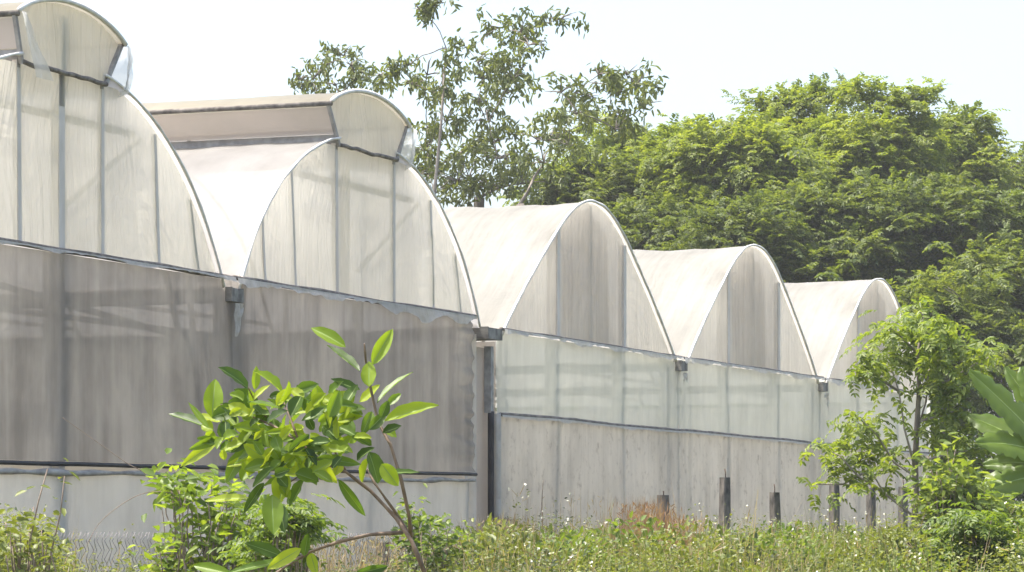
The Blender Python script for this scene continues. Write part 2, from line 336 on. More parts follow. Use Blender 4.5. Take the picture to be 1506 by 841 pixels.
# ------------------------------------------------------------------ greenhouse bays
TH = math.atan(1947.0 / F)
ORG = Vector((-0.303, 45.9, 0.0))
E = Vector((math.sin(TH), math.cos(TH), 0)); RV = Vector((-math.cos(TH), math.sin(TH), 0))
BW = 8.0
PROF_A = [(0, 6.0), (0.6, 5.965), (1.2, 5.86), (1.8, 5.66), (2.4, 5.33), (2.85, 4.98), (3.2, 4.62), (3.5, 4.2), (3.68, 3.9)]
PROF_B = [(0, 5.99), (0.4, 5.955), (0.8, 5.84), (1.3, 5.60), (1.9, 5.21), (2.5, 4.80), (3.0, 4.43), (3.4, 4.12), (3.72, 3.84)]
def prof(tab, u):
    u = abs(u)
    if u >= tab[-1][0]: return tab[-1][1]
    # smooth (Catmull-Rom on the table)
    for i in range(len(tab) - 1):
        if u <= tab[i + 1][0]:
            (x1, y1), (x2, y2) = tab[i], tab[i + 1]
            x0, y0 = tab[i - 1] if i > 0 else (-tab[1][0], tab[1][1])
            x3, y3 = tab[i + 2] if i + 2 < len(tab) else (2 * x2 - x1, 2 * y2 - y1)
            t = (u - x1) / (x2 - x1)
            m1 = (y2 - y0) / (x2 - x0) * (x2 - x1); m2 = (y3 - y1) / (x3 - x1) * (x2 - x1)
            return (2*t**3 - 3*t*t + 1) * y1 + (t**3 - 2*t*t + t) * m1 + (-2*t**3 + 3*t*t) * y2 + (t**3 - t*t) * m2
ROOF_L = 26.0

def bay(i, label, tab, uc, eave0, eave1, vent=False, cap=None, block='a', posts=(), wallposts=(), mids=(), inner=None):
    """one greenhouse bay, local x along the end wall (away from the camera), y into the house, z up"""
    A = block == 'a'
    c = ORG + E * ((i - 3) * BW + 4.0)
    root = empty('greenhouse_bay', c, math.pi / 2 - TH)
    tag(root, label, 'greenhouse', 'row of arched greenhouse bays')
    hw = tab[-1][0]; ve = tab[-1][1]
    sd = i * 17.3
    rail_z = lambda u: eave0 + (eave1 - eave0) * (u + 4) / 8.0
    # roof film, in one sheet or in two either side of the ridge vent
    def roof_piece(u0, u1):
        def fn(a, b):
            u = u0 + (u1 - u0) * a; y = -0.04 + b * ROOF_L
            tie = abs(math.sin(math.pi * y / 2.0)) ** 0.6
            d = 0.035 * n3(u * 0.5, y * 1.5, sd) + 0.018 * n3(u * 0.6, y * 5, sd + 5) - (0.012 if A else 0.03) * tie
            z = prof(tab, u)
            sl = (prof(tab, u + 0.05) - prof(tab, u - 0.05)) / 0.1 if abs(u) < hw - 0.06 else -1.6 * math.copysign(1, u)
            nl = 1 / math.sqrt(1 + sl * sl)
            edge = min(1.0, b * 40)
            return (uc + u - sl * nl * d * edge, y, z + nl * d * edge)
        return fn
    rf = MB()
    VB = 0.88
    if vent:
        rf.grid(roof_piece(-hw, -VB), 20, 150); rf.grid(roof_piece(VB, hw), 20, 150)
    else:
        rf.grid(roof_piece(-hw, hw), 44, 150)
    rf.build('roof_film', M['roof_a' if A else 'roof_b'], root)
    # gable film
    gb = MB()
    gh = (lambda u: min(prof(tab, u), 5.86) if vent else prof(tab, u))
    def gfn(a, b):
        u = -hw + 2 * hw * a; z0 = rail_z(u); z1 = max(gh(u) - 0.015, z0 + 0.01); z = z0 + (z1 - z0) * b
        d = 0.028 * n3(u * 1.1, z * 0.5, sd) + 0.016 * n3(u * 4 + 0.6 * z * (1 if u > 0 else -1) * (0 if A else 0.5), z * 0.5, sd + 3)
        return (uc + u, d * math.sin(math.pi * min(1, b * 1.2 + 0.05)) + 0.012, z)
    gb.grid(gfn, 90, 22)
    gb.build('gable_film', M['gable_a' if A else 'gable_b'], root)
    # film-wrapped end hoop
    N = 60
    for ua, ub in (((-hw, -VB), (VB, hw)) if vent else ((-hw, hw),)):
        hp = MB(); hp.tube([(uc + u, -0.045, prof(tab, u) + 0.012 + 0.012 * n3(u * 3, 0, sd)) for u in np.linspace(ua, ub, N)], [(0.017 if A else 0.021) + 0.007 * n3(u * 5, 2, sd) for u in np.linspace(ua, ub, N)], 6)
        hp.build('end_hoop', M['hoop'], root)
    # inside hoops and a tie beam, seen faintly through the film
    for k, y in enumerate((3.0, 6.0, 9.0)):
        h = MB(); h.tube([(uc + u, y, prof(tab, u) - 0.06) for u in np.linspace(-hw, hw, 30) if not (vent and abs(u) < 0.02)], 0.028, 5)
        h.bar((uc - hw, y, eave0 - 0.05), (uc + hw, y, eave0 - 0.05), 0.05, 0.05)
        h.build('roof_hoop', M['steel'], root)
    # gable posts right behind the film
    for (u, zb, zt, w, dy, lean) in posts:
        p = MB(); zt = zt or prof(tab, u) - 0.05
        p.bar((uc + u + lean, dy, zb or rail_z(u)), (uc + u, dy, zt), w, w * 0.8); p.build('gable_post', M['steel'], root)
    br = MB()
    br.bar((uc + 0.1, 0.16, rail_z(0) + 0.35), (uc + (2.05 if A else 0.95), 0.16, prof(tab, 2.05 if A else 0.95) - (0.12 if A else 0.75)), 0.05, 0.04)
    if A: br.bar((uc - hw + 0.2, 0.3, eave0 + 1.18 + 0.55), (uc + 1.8, 0.3, eave0 + 1.73), 0.045, 0.04) if not vent else None
    br.build('gable_brace', M['steel'], root)
    if vent: 
        tb = MB(); tb.bar((uc - 1.95, 0.2, 5.45), (uc + 1.95, 0.2, 5.45), 0.07, 0.05); tb.build('collar_beam', M['steel'], root)
    # dark eave rail with the torn film edge hanging over it
    rl = MB(); uL, uR = (-4.0 if i != 3 else -3.74), (4.02 if i != 2 else 3.33)
    rl.tube([(u, -0.06 + 0.01 * n3(u, 2, sd), rail_z(u) - 0.02 + 0.018 * n3(u * 0.9, 1, sd)) for u in np.linspace(uL, uR, 40)], 0.028 if A else 0.022, 6)
    rl.build('eave_rail', M['dark'], root)
    fr = MB()
    def ffn(a, b):
        u = uL + 0.05 + (uR - uL - 0.08) * a
        ln = 0.03 + 0.10 * max(0, n3(u * 1.3, 3.3, sd) + 0.22) + 0.05 * max(0, n3(u * 6, 1.3, sd))
        if i == 2 and u > 0: ln += 0.10 * min(1, u / 2) * (0.5 + 0.5 * math.sin(u * 5.2))
        if i == 1: ln *= 0.5
        z = rail_z(u) - 0.02 - ln * b
        return (u, -0.098 - 0.03 * b * (0.5 + n3(u * 5, b, sd)) , z)
    fr.grid(ffn, 160, 3); fr.build('torn_film_edge', M['fringe'], root)
    # walls
    zlo = 0.02
    if A:
        low = lambda u: 1.815 + (u + 4) * 0.008 + (0.0 if i == 1 else 0.064)
        def cfn(a, b):
            u = uL + (uR - uL) * a; z0, z1 = low(u) + 0.03, rail_z(u) - 0.05
            z = z0 + (z1 - z0) * b
            d = 0.03 * n3(u * 0.9, z * 0.35, sd) + 0.012 * n3(u * 3.5, z * 0.5, sd)
            e = max(0, (u - 2.55) / 1.0) if i == 2 else 0
            d += e * 0.075 * n3(u * 1.2, z * 6 + u * 0.8, 4) + e * 0.05 * n3(u * 2, z * 13, 9)
            du = e * e * 0.03 * n3(1, z * 5, 2)
            return (u + du, -0.035 + d, z)
        m = MB(); m.grid(cfn, 120, 70); m.build('shade_curtain', M['curtain'], root)
        m = MB(); m.tube([(u, -0.075, low(u) + 0.008 * n3(u, 0, sd)) for u in np.linspace(uL, uR, 30)], 0.024, 6); m.build('bottom_rail', M['black'], root)
        m = MB(); m.tube([(u, -0.045 + 0.012 * n3(u * 2, 4, sd), low(u) - 0.085 + 0.025 * n3(u * 1.4, 7, sd)) for u in np.linspace(uL, uR, 60)],
                         [0.030 + 0.022 * n3(u * 2.2, 9, sd) for u in np.linspace(uL, uR, 60)], 8); m.build('rolled_film', M['bluegrey'], root)
        def lfn(a, b):
            u = uL + (uR - uL) * a; z = zlo + (low(u) - 0.08 - zlo) * b
            d = 0.05 * n3(u * 0.8, z * 0.7, sd + 8) + 0.02 * n3(u * 2.4 + z * 1.1, z * 1.2, sd)
            return (u, 0.0 + d, z)
        m = MB(); m.grid(lfn, 100, 24); m.build('skirt_film', M['low_a'], root)
    else:
        mid = lambda u: 2.775 + 0.02 * n3(u * 0.4, 5, sd)
        def mfn(a, b):
            u = uL + (uR - uL) * a; z = mid(u) + (rail_z(u) - 0.05 - mid(u)) * b
            d = 0.03 * n3(u * 0.8, z * 0.7, sd + 2) + 0.014 * n3(u * 3 + z * 1.5, z * 0.8, sd)
            return (u, 0.0 + d, z)
        m = MB(); m.grid(mfn, 100, 16); m.build('side_film', M['mid_b'], root)
        m = MB(); m.tube([(u, -0.05, mid(u) + 0.012 * n3(u * 2, 1, sd)) for u in np.linspace(uL, uR, 50)], 0.027, 6); m.build('middle_rail', M['dark'], root)
        m = MB()
        m.grid(lambda a, b: (uL + (uR - uL) * a, -0.082 - 0.01 * b, mid(uL + (uR - uL) * a) - 0.01 - b * (0.03 + 0.05 * max(0, n3(a * 14, 2, sd)))), 120, 2)
        m.build('folded_film_edge', M['fringe'], root)
        def lfn(a, b):
            u = uL + (uR - uL) * a; z = zlo + (mid(u) - 0.02 - zlo) * b
            d = 0.03 * n3(u * 0.7, z * 0.5, sd + 8) + 0.012 * n3(u * 3, z * 1.0, sd)
            return (u, -0.01 + d, z)
        m = MB(); m.grid(lfn, 100, 24); m.build('skirt_film', M['low_b'], root)
    # posts of the end wall
    for (u, w, dy) in wallposts:
        m = MB(); m.box(u - w / 2, u + w / 2, dy, dy + w, 0, rail_z(u) - 0.06); m.build('wall_post', M['steel'], root)
    for (a, b, dy) in mids:
        m = MB(); m.bar((a[0], dy, a[1]), (b[0], dy, b[1]), 0.06, 0.05); m.build('wall_brace', M['steel'], root)
    if inner:
        u0, u1 = inner
        def ifn(a, b):
            u = u0 + (u1 - u0) * a; z0 = rail_z(u) + 0.03; z1 = prof(tab, u) - 0.07
            return (uc + u, 0.20 + 0.035 * math.sin(u * 21 + 2 * n3(u * 2, 0, sd)) + 0.03 * n3(u * 5, b, sd), z0 + (z1 - z0) * b)
        m = MB(); m.grid(ifn, 90, 12); m.build('hanging_net', M['inner'], root)
    # valley gutter at the far edge, projecting a little from the end wall
    if i < 5:
        g = MB(); ul, ur = 3.86, 4.17; gp = -0.11 if i != 2 else -0.14
        if i == 2: ul, ur = 3.60, 4.12
        zt = ve + (0.02 if A else 0.03)
        g.box(ul, ur, gp, ROOF_L, zt - 0.16, zt - 0.14); g.box(ul, ul + 0.02, gp, ROOF_L, zt - 0.139, zt); g.box(ur - 0.02, ur, gp, ROOF_L, zt - 0.139, zt)
        g.box(ul + 0.021, ur - 0.021, gp + 0.001, gp + 0.02, zt - 0.139, zt - 0.01)
        g.build('valley_gutter', M['gutter'], root)
        for ua, ub in ((hw + uc - 0.03, ul + 0.01), (ur - 0.01, 8 - 3.66)):  # film strips added to stop sun falling through the gaps beside the gutter
            a_ = MB(); a_.grid(lambda a, b: (ua + (ub - ua) * a, 0.0 + ROOF_L * b, zt + 0.012 + 0.02 * (a if ub > 4.1 else 1 - a)), 2, 12); a_.build('added_gutter_apron', M['roof_a' if A else 'roof_b'], root)
    if i < 5 and i != 2:
        m = MB()
        m.box(3.94, 4.06, 0.05, 0.17, 0, ve - 0.16); m.build('valley_post', M['pipe' if A else 'steel'], root)
        m = MB()                                     # loose plastic hanging from the gutter end
        m.grid(lambda a, b: (3.9 + 0.22 * a + 0.03 * n3(a * 3, b * 4, sd), -0.13 - 0.03 * n3(a * 4, b * 3, sd), ve - 0.16 - b * (0.22 + 0.16 * math.sin(3 * a + i))), 8, 8)
        m.build('plastic_tatter', M['fringe'], root)
    # back end wall and outer side wall
    b_ = MB()
    b_.grid(lambda a, b: (uc - hw + 2 * hw * a, ROOF_L - 0.05, 0.02 + (prof(tab, -hw + 2 * hw * a) - 0.03) * b), 40, 6)
    b_.build('back_wall_film', M['low_a' if A else 'low_b'], root)
    if i in (1, 2, 3, 5):
        us = {1: -3.95, 2: 3.6, 3: -3.70, 5: 3.98}[i]
        s = MB(); s.grid(lambda a, b: (us + 0.02 * n3(a * 30, b * 3, sd), 0.03 + (ROOF_L - 0.1) * a, 0.02 + (ve - 0.1) * b), 80, 8)
        s.build('side_wall_film', M['low_a' if A else 'strip'], root)
    if i == 3:                                       # narrow panel and corner post in the gap next to the grey curtain
        m = MB(); m.grid(lambda a, b: (-4.36 + 0.62 * a, 0.10 + 0.01 * n3(a * 3, b * 5, sd), 0.02 + (ve - 0.2) * b), 6, 20); m.build('gap_panel', M['strip'], root)
        m = MB(); m.box(-4.0, -3.9, -0.02, 0.08, 2.78, ve - 0.16); m.build('corner_post', M['pipe'], root)
        m = MB(); m.tube([(-3.95 + 0.012 * n3(z, 1, 3), -0.0, z) for z in np.linspace(0, 2.80, 16)], 0.045, 8); m.build('wrapped_post', M['black'], root)
        m = MB(); m.tube([(-3.755 + 0.02 * n3(z * 1.5, 1, 8), -0.02, z) for z in np.linspace(0, 2.78, 20)], 0.05, 8); m.build('rolled_film', M['fringe'], root)
    # raised ridge vent
    if vent:
        lft, rgt, top = cap
        vr = empty_part = MB()
        def capz(u): 
            t = (u - lft) / (rgt - lft); base = 6.34 + (6.30 - 6.34) * t
            return base + 0.255 * (1 - (2 * t - 1) ** 2) ** 0.85
        def cf(a, b):
            u = lft + (rgt - lft) * a; y = -0.06 + ROOF_L * b
            return (uc + u, y, capz(u) + 0.012 * n3(u, y * 2, sd) * min(1, b * 30))
        vr.grid(cf, 24, 90); vo = vr.build('ridge_vent_roof', M['vent_roof'], root)
        e_ = MB(); e_.tube([(uc + u, -0.08, capz(u) + 0.01) for u in np.linspace(lft, rgt, 24)], 0.028, 6)
        e_.build('vent_hoop', M['hoop'], vo)
        for us in (lft, rgt):
            e_ = MB(); e_.tube([(uc + us, -0.08 + y, 6.32) for y in np.linspace(0, ROOF_L, 12)], 0.03, 6); e_.build('vent_edge_pipe', M['dark'], vo)
        g = MB()
        def vg(a, b):
            zb = 5.86 - 0.02 * (a - 0.5)
            u0, u1 = -VB, VB
            ub = u0 + (u1 - u0) * a; ut = lft + (rgt - lft) * a
            zt = capz(ut) - 0.02; u = ub + (ut - ub) * b ** 0.9
            return (uc + u, -0.02 + 0.03 * n3(u * 2, b * 2, sd) + 0.012 * n3(u * 7, b, sd), zb + (zt - zb) * b)
        g.grid(vg, 50, 14); g.build('vent_end_film', M['gable_a'], root)
        g = MB(); g.tube([(uc + u, -0.05, 5.85 + 0.02 * n3(u * 4, 1, sd)) for u in np.linspace(-VB, VB, 30)], 0.024, 6); g.build('vent_base_rail', M['dark'], root)
        for u, ut in ((-VB, lft), (VB, rgt)):
            g = MB(); g.bar((uc + u, -0.03, 5.84), (uc + ut, -0.03, 6.32), 0.045, 0.04); g.build('vent_strut', M['pipe'], root)
        for k in range(9):
            y = 0.02 + k * 3.0
            for u, ut in ((-VB, lft), (VB, rgt)):
                if k: g = MB(); g.bar((uc + u, y, 5.84), (uc + ut, y, 6.30), 0.045, 0.04); g.build('vent_strut', M['pipe'], root)
        for sgn, ut in ((-1, lft), (1, rgt)):
            g = MB()                                 # net over the opening, above a low kerb
            g.grid(lambda a, b: (uc + sgn * (VB + 0.02) + (ut - sgn * (VB + 0.02)) * (0.22 + 0.70 * b), 0.0 + (ROOF_L - 0.1) * a, 5.985 + 0.30 * b), 60, 4)
            g.build('vent_net', M['vent_net'], root)
            g = MB(); g.box(uc + sgn * VB - 0.03, uc + sgn * VB + 0.03, 0.0, ROOF_L - 0.1, 5.80, 5.98); g.build('vent_kerb', M['pipe'], root)
        # loose film hanging from the far corner
        g = MB()
        def hf(a, b):
            y = -0.10 + 0.95 * a; bul = math.sin(math.pi * b) * 0.12
            return (uc + rgt + 0.015 + bul + 0.05 * n3(a * 4, b * 3, sd), y, 6.30 - b * (0.50 + 0.08 * math.sin(a * 5)))
        g.grid(hf, 16, 14)
        g.grid(lambda a, b: (uc + rgt - 0.02 + (0.20 - 0.30 * b) * a + 0.03 * n3(a * 5, b * 4, sd + 2), -0.115 + 0.02 * n3(a * 4, b * 4, sd), 6.30 - b * 0.46 - 0.03 * a), 10, 12)
        g.build('hanging_film', M['flap'], root)
        if i == 1:
            g = MB()
            g.grid(lambda a, b: (uc + lft - 0.02 + (0.42 * b + 0.02) + (a - 0.5) * (0.10 + 0.26 * b) + 0.03 * n3(a * 3, b * 4, 5), -0.14 + 0.03 * n3(a * 3, b * 3, 8), 6.33 - 0.62 * b), 8, 16)
            g.build('torn_strip', M['flap'], root)
    return root

A_POSTS = lambda: [(-2.95, None, None, 0.045, 0.03, 0.1), (-2.15, None, None, 0.05, 0.03, 0.12), (-0.88, None, None, 0.07, 0.03, 0.03), (0.9, None, None, 0.065, 0.03, 0.0),
                   (2.1, None, None, 0.055, 0.03, 0.1), (2.95, None, None, 0.05, 0.04, 0.22)]
bay(1, 'nearest greenhouse bay, cut by the left edge, white gable above a long grey shade curtain', PROF_A, 0.12, 4.045, 4.055, True, (-1.02, 1.25, 0), 'a',
    posts=A_POSTS() + [(0.03, 0.2, 6.45, 0.12, 0.06, 0.0)], wallposts=[(0.0, 0.07, 0.06), (-3.2, 0.06, 0.1)],
    mids=[((2.6, 4.0), (3.15, 2.9), 0.08), ((-4, 3.95), (4, 3.35), 0.5), ((-4, 3.42), (4, 3.42), 0.45), ((3.2, 4.0), (3.5, 2.2), 0.1)])
bay(2, 'second greenhouse bay, its raised ridge vent fully in view, grey curtain ending puckered', PROF_A, -0.14, 4.055, 4.055, True, (-1.2, 1.2, 0), 'a',
    posts=A_POSTS() + [(-0.15, None, None, 0.11, 0.22, 0.0)], wallposts=[(0.0, 0.1, 0.12), (-3.75, 0.08, 0.05), (3.3, 0.09, 0.06), (-2.0, 0.05, 0.2)],
    mids=[((-3.4, 4.0), (-3.7, 2.2), 0.1), ((-4, 3.42), (3.5, 3.42), 0.45)])
B_POSTS = [(-1.42, None, None, 0.11, 0.03, 0.0), (0.0, None, None, 0.05, 0.05, 0.0), (1.42, None, None, 0.11, 0.03, 0.0)]
wp = [(-1.42, 0.12, 0.04), (1.42, 0.12, 0.04), (3.5, 0.08, 0.06), (-3.4, 0.05, 0.06)]
bay(3, 'middle greenhouse bay of the five, plain weathered roof, right beside the grey curtain', PROF_B, 0.06, 3.95, 3.945, block='b', posts=B_POSTS, wallposts=wp, inner=(-1.35, 1.3))
bay(4, 'second smallest greenhouse bay, two concrete posts standing before its stained wall', PROF_B, 0.05, 3.945, 3.97, block='b', posts=B_POSTS, wallposts=wp, inner=(-1.35, 1.3))
bay(5, 'farthest and smallest greenhouse bay, partly hidden by the young feathery tree', PROF_B, 0.0, 3.97, 3.95, block='b', posts=B_POSTS, wallposts=wp, inner=(-1.35, 1.3))

# ------------------------------------------------------------------ hazy tropical air
def haze():
    mb = MB(); mb.box(-2700, 2700, -2700, 4700, -1.2, 19.0)
    m, nt, n, l, out = mat('hazy_air')
    v = n.new('ShaderNodeVolumePrincipled'); v.inputs['Color'].default_value = (0.95, 0.96, 0.97, 1); v.inputs['Density'].default_value = 0.00042
    l.new(v.outputs[0], out.inputs['Volume'])
    tag(mb.build('haze', m), 'thin pale haze in the air over the whole place', 'haze', kind='stuff')
haze()

# ------------------------------------------------------------------ fence in front of the end walls
def fence_pt(px):                                   # where the fence line crosses a photo column
    k = (px - CX) / F
    x0, z0 = (75 - CX) / F * 27.0, 27.0
    Z = (x0 - z0 * math.tan(TH)) / (k - math.tan(TH))
    return Vector((k * Z, Z, 0))
def chain_link():
    a, b = fence_pt(70), fence_pt(700); d = (b - a); L = d.length; d.normalize()
    root = tag(empty('chain_link_fence', a, math.pi / 2 - TH), 'low chain link fence of grey wire in front of the grey curtain wall', 'fence')
    mb = MB(); step, hgt = 0.065, 1.15
    n = int(L / step)
    for k in range(n):
        x = k * step; top = hgt + 0.07 * (x / L) + 0.015 * n3(x * 0.7, 0, 0)
        rows = int(top / 0.075); pts = []
        for j in range(rows + 1):
            pts.append((x + (j % 2) * step, 0.006 * (1 if (j + k) % 2 else -1) + 0.03 * n3(x * 0.5, j * 0.05, 3), 0.02 + j * 0.075))
        mb.tube(pts, 0.0034, 3)
    o = mb.build('wire_mesh', M['wire'], root)
    for k, x in enumerate(np.arange(0, L + 0.1, L / 4)):
        m = MB(); m.box(x - 0.05, x + 0.05, 0.02, 0.12, 0, 1.16 if k == 0 else 1.05); m.build('fence_post', M['black' if k == 0 else 'concrete'], root)
chain_link()
POSTS = [(975, 728, 0.125, 0.0, 'short blunt concrete post rising out of russet dry grass'), (1066, 702, 0.115, 0.0, 'tallest dark concrete post with a rusty rod, before the stained wall'),
         (1140, 724, 0.115, -0.055, 'leaning concrete post, grey, tilted to the left among weeds'), (1227, 709, 0.12, 0.0, 'dark upright concrete post just left of the young feathery tree'),
         (1281, 717, 0.11, 0.0, 'pale brown concrete post under the low branches of the young tree'), (1328, 716, 0.115, 0.0, 'brown concrete post beside the trunk of the young tree')]
for px, py, w, lean, lab in POSTS:
    p = fence_pt(px); h = H + (HY - py) * p.y / F
    o = empty('concrete_post', p, math.pi / 2 - TH - 0.5); tag(o, lab, 'post', 'concrete fence posts among the weeds')
    mb = MB(); n = 9
    ring = []
    for j in range(n + 1):
        z = h * j / n; s = 1.0 if j < n else 0.9
        sx = lean * h * (j / n - 0.8)
        for k, (ax, ay) in enumerate(((-1, -.8), (-.8, -1), (.8, -1), (1, -.8), (1, .8), (.8, 1), (-.8, 1), (-1, .8))):
            ring.append((ax * w / 2 * s + 0.006 * n3(k, z * 4, px) + sx * 0.9, ay * w / 2 * s + 0.006 * n3(k + 9, z * 4, px) + sx * 0.3, z))
    fs = [(j * 8 + k, j * 8 + (k + 1) % 8, j * 8 + 8 + (k + 1) % 8, j * 8 + 8 + k) for j in range(n) for k in range(8)] + [tuple(range(n * 8, n * 8 + 8))]
    mb.add(ring, fs); mb.build('shaft', M['concrete'], o)
    sx = lean * h * 0.2
    m = MB(); m.tube([(sx + 0.01, 0, h - 0.02), (sx + 0.012, 0, h + 0.05), (sx, 0.0, h + (0.11 if px != 975 else 0.04))], 0.007, 5); m.build('reinforcing_rod', M['rust'], o)

# ------------------------------------------------------------------ trees
def limb(mb, a, b, r0, r1, sag=0.12, n=6, wob=0.05):
    a, b = Vector(a), Vector(b); L = (b - a).length; pts = []
    for k in range(n + 1):
        t = k / n; p = a.lerp(b, t)
        p.z += sag * L * math.sin(math.pi * t)
        if 0 < k < n: p += Vector((random.gauss(0, 1), random.gauss(0, 1), random.gauss(0, 0.6))) * wob * L * 0.4
        pts.append(p)
    mb.tube(pts, [r0 + (r1 - r0) * k / n for k in range(n + 1)], 6)
    return pts

def tuft_dirs(k, flat=0.35, up=0.25):
    a = rng.uniform(0, 2 * math.pi, k); d = np.stack([np.cos(a), np.sin(a), rng.normal(up, flat, k)], 1)
    return unit(d)

def tree(name, label, cat, base, lobes, leaf, bark, trunk_r=0.22, kind='dense', group=None, dens=1.0, fork=None, taper=0.6):
    """lobes: (centre Vector, radius). Trunk, limbs to every lobe, tufts of compound leaves over each lobe's upper shell"""
    root = tag(empty(name, base), label, cat, group)
    b = Vector(base); wood = MB(); lv = Leaves()
    cz = np.mean([c.z for c, r in lobes]); cx = np.mean([c.x for c, r in lobes]); cy = np.mean([c.y for c, r in lobes])
    zlow = min(c.z - r for c, r in lobes)
    fk = fork or Vector((b.x * 0.6 + cx * 0.4, b.y * 0.6 + cy * 0.4, max(1.5, zlow * 0.75)))
    tp = MB(); tpts = limb(tp, (0, 0, -0.1), fk - b, trunk_r, trunk_r * taper, 0.0, 7, 0.03)
    tp.build('trunk', bark, root)
    # main forks: cluster lobes in angle/height and branch
    order = sorted(lobes, key=lambda q: (q[0] - fk).length)
    nodes = [(fk, trunk_r * taper * 0.9)]
    for c, r in order:
        near = min(nodes, key=lambda q: (q[0] - c).length + 0.25 * (q[0] - fk).length)
        L = (near[0] - c).length
        r0 = min(near[1] * 0.8, 0.02 + 0.022 * L)
        pts = limb(wood, near[0] - b, c - b, r0, max(0.012, r0 * 0.4), 0.06, 5, 0.06)
        nodes.append((c, max(0.02, r0 * 0.5))); nodes.append((pts[3] + b, r0 * 0.7))
        # twigs
        for _ in range(3 if kind != 'sparse' else 5):
            d = Vector((random.gauss(0, 1), random.gauss(0, 1), random.uniform(-0.1, 1.0))).normalized() * r * random.uniform(0.6, 0.95)
            limb(wood, c - b, c + d - b, 0.02, 0.006, 0.05, 3, 0.06)
    wood.build('limbs', bark, root)
    for c, r in lobes:
        k = int((24 if kind == 'dense' else 20) * dens * (r / 0.8) ** 1.7) + 3
        th = rng.uniform(0, 2 * math.pi, k); ct = rng.uniform(-0.75, 1.0, k) if kind == 'dense' else rng.uniform(-0.8, 1.0, k)
        st = np.sqrt(1 - ct ** 2); rad = r * rng.uniform(0.45, 1.2, k)[:, None]
        pos = np.array(c) + np.stack([np.cos(th) * st * 1.15, np.sin(th) * st * 1.15, ct * 0.72], 1) * rad - np.array(b)
        out = unit(pos - (np.array(c) - np.array(b)))
        if kind == 'dense':
            m_ = 6
            base_ = np.repeat(pos, m_, 0) + rng.normal(0, 0.11, (k * m_, 3)); dirs = unit(np.repeat(out, m_, 0) * 0.7 + tuft_dirs(k * m_, 0.5, 0.35) + np.repeat(rng.normal(0, 0.45, (k, 3)), m_, 0))
            lv.pinnate(base_, dirs, rng.uniform(0.22, 0.58, k * m_), 6, 0.115, 0.046, 0, droop=0.3)
        else:
            m_ = 15
            base_ = np.repeat(pos, m_, 0) + rng.normal(0, 0.10, (k * m_, 3)); N = k * m_
            d = unit(rng.normal(0, 0.7, (N, 3)) + np.array([0, 0, -0.75]))
            lv.add(base_, d, rng.normal(0, 1, (N, 3)) + np.array([0, 0, 0.6]), rng.uniform(0.14, 0.27, N), rng.uniform(0.05, 0.085, N), 0, droop=0.2)
    lv.build('crown', leaf, root)
    return root

def crown_lobes(px, py, rx, ry, Z, n, rr=(0.6, 1.0), depth=None):
    """random lobes on and inside an ellipsoid seen at photo px,py with radii in photo px"""
    s = Z / F; c = P(px, py, Z); L = []
    dz = depth or rx * s
    for _ in range(n):
        v = Vector((random.gauss(0, 1), random.gauss(0, 1), random.gauss(0, 1))).normalized() * (random.uniform(0.2, 1.15) ** 0.5)
        L.append((c + Vector((v.x * rx * s, v.y * dz, v.z * ry * s)), random.uniform(*rr)))
    return L

def gl(px, Z): q = P(px, 0, Z); return (q.x, q.y, 0)
# the tall sparse trees
SP = [(764,48,1.0),(825,28,.7),(736,41,.8),(777,66,.85),(683,67,.55),(703,92,.8),(729,96,.85),(710,115,.85),(755,115,.9),(628,110,.75),(608,124,.6),(643,140,.7),(703,149,.85),(747,137,.85),
      (718,179,1.0),(655,179,.8),(628,188,.8),(680,223,1.0),(725,210,1.0),(628,222,.9),(651,240,.9),(732,233,1.0),(755,246,1.0),(690,262,1.1),(673,268,1.0),(720,275,1.0),(628,256,.9),(606,225,.7),(640,285,.9),(770,270,1.0),(610,260,.8)]
ZS = 88
def lobes_from(lst, Z, spread=1.6):
    return [(P(x, y, Z + random.uniform(-spread, spread)), r * 0.72) for x, y, r in lst]
tree('sparse_tree', 'tall thin crowned tree with drooping leaves rising behind the second bay', 'tree', gl(700, ZS), lobes_from(SP, ZS), M['sparse'], M['bark'], 0.24, 'sparse',
     'sparse trees behind the roofs', 0.48, P(705, 290, ZS))
SP2 = [(848,167,.8),(825,136,.85),(859,143,.85),(896,125,.9),(922,110,.8),(935,128,.75),(874,179,.85),(814,171,.75),(952,153,.65),(915,173,.75),(814,205,.8),(840,215,.8),(790,205,.7),(800,240,.9),(880,110,.6),(905,190,.6)]
tree('sparse_tree', 'leafy branching tree leaning right above the third bay, beside the bushy wood', 'tree', gl(790, 84), lobes_from(SP2, 84), M['sparse'], M['bark'], 0.2, 'sparse',
     'sparse trees behind the roofs', 0.45, P(765, 300, 84), 0.5)
SP3 = [(505,82,.65),(480,95,.7),(517,97,.6),(543,116,.5),(461,115,.55),(442,117,.35),(465,140,.5),(494,124,.6),(525,118,.35),(490,75,.4)]
tree('sparse_tree', 'small wispy treetop showing just above the ridge vent of the second bay', 'tree', gl(500, 92), lobes_from(SP3, 92, 0.8), M['sparse'], M['bark'], 0.13, 'sparse',
     'sparse trees behind the roofs', 0.4, P(505, 170, 92))
SP4 = [(617,14,.4),(643,5,.45),(628,20,.25),(655,90,.25),(650,130,.3),(560,110,.2),(575,100,.25),(600,95,.3)]
tree('sparse_tree', 'slender bare-stemmed tree whose few topmost leaves touch the upper edge', 'tree', gl(665, 86), lobes_from(SP4, 86, 0.4), M['sparse'], M['bark_pale'], 0.11, 'sparse',
     'sparse trees behind the roofs', 0.7, P(656, 70, 86), 0.22)
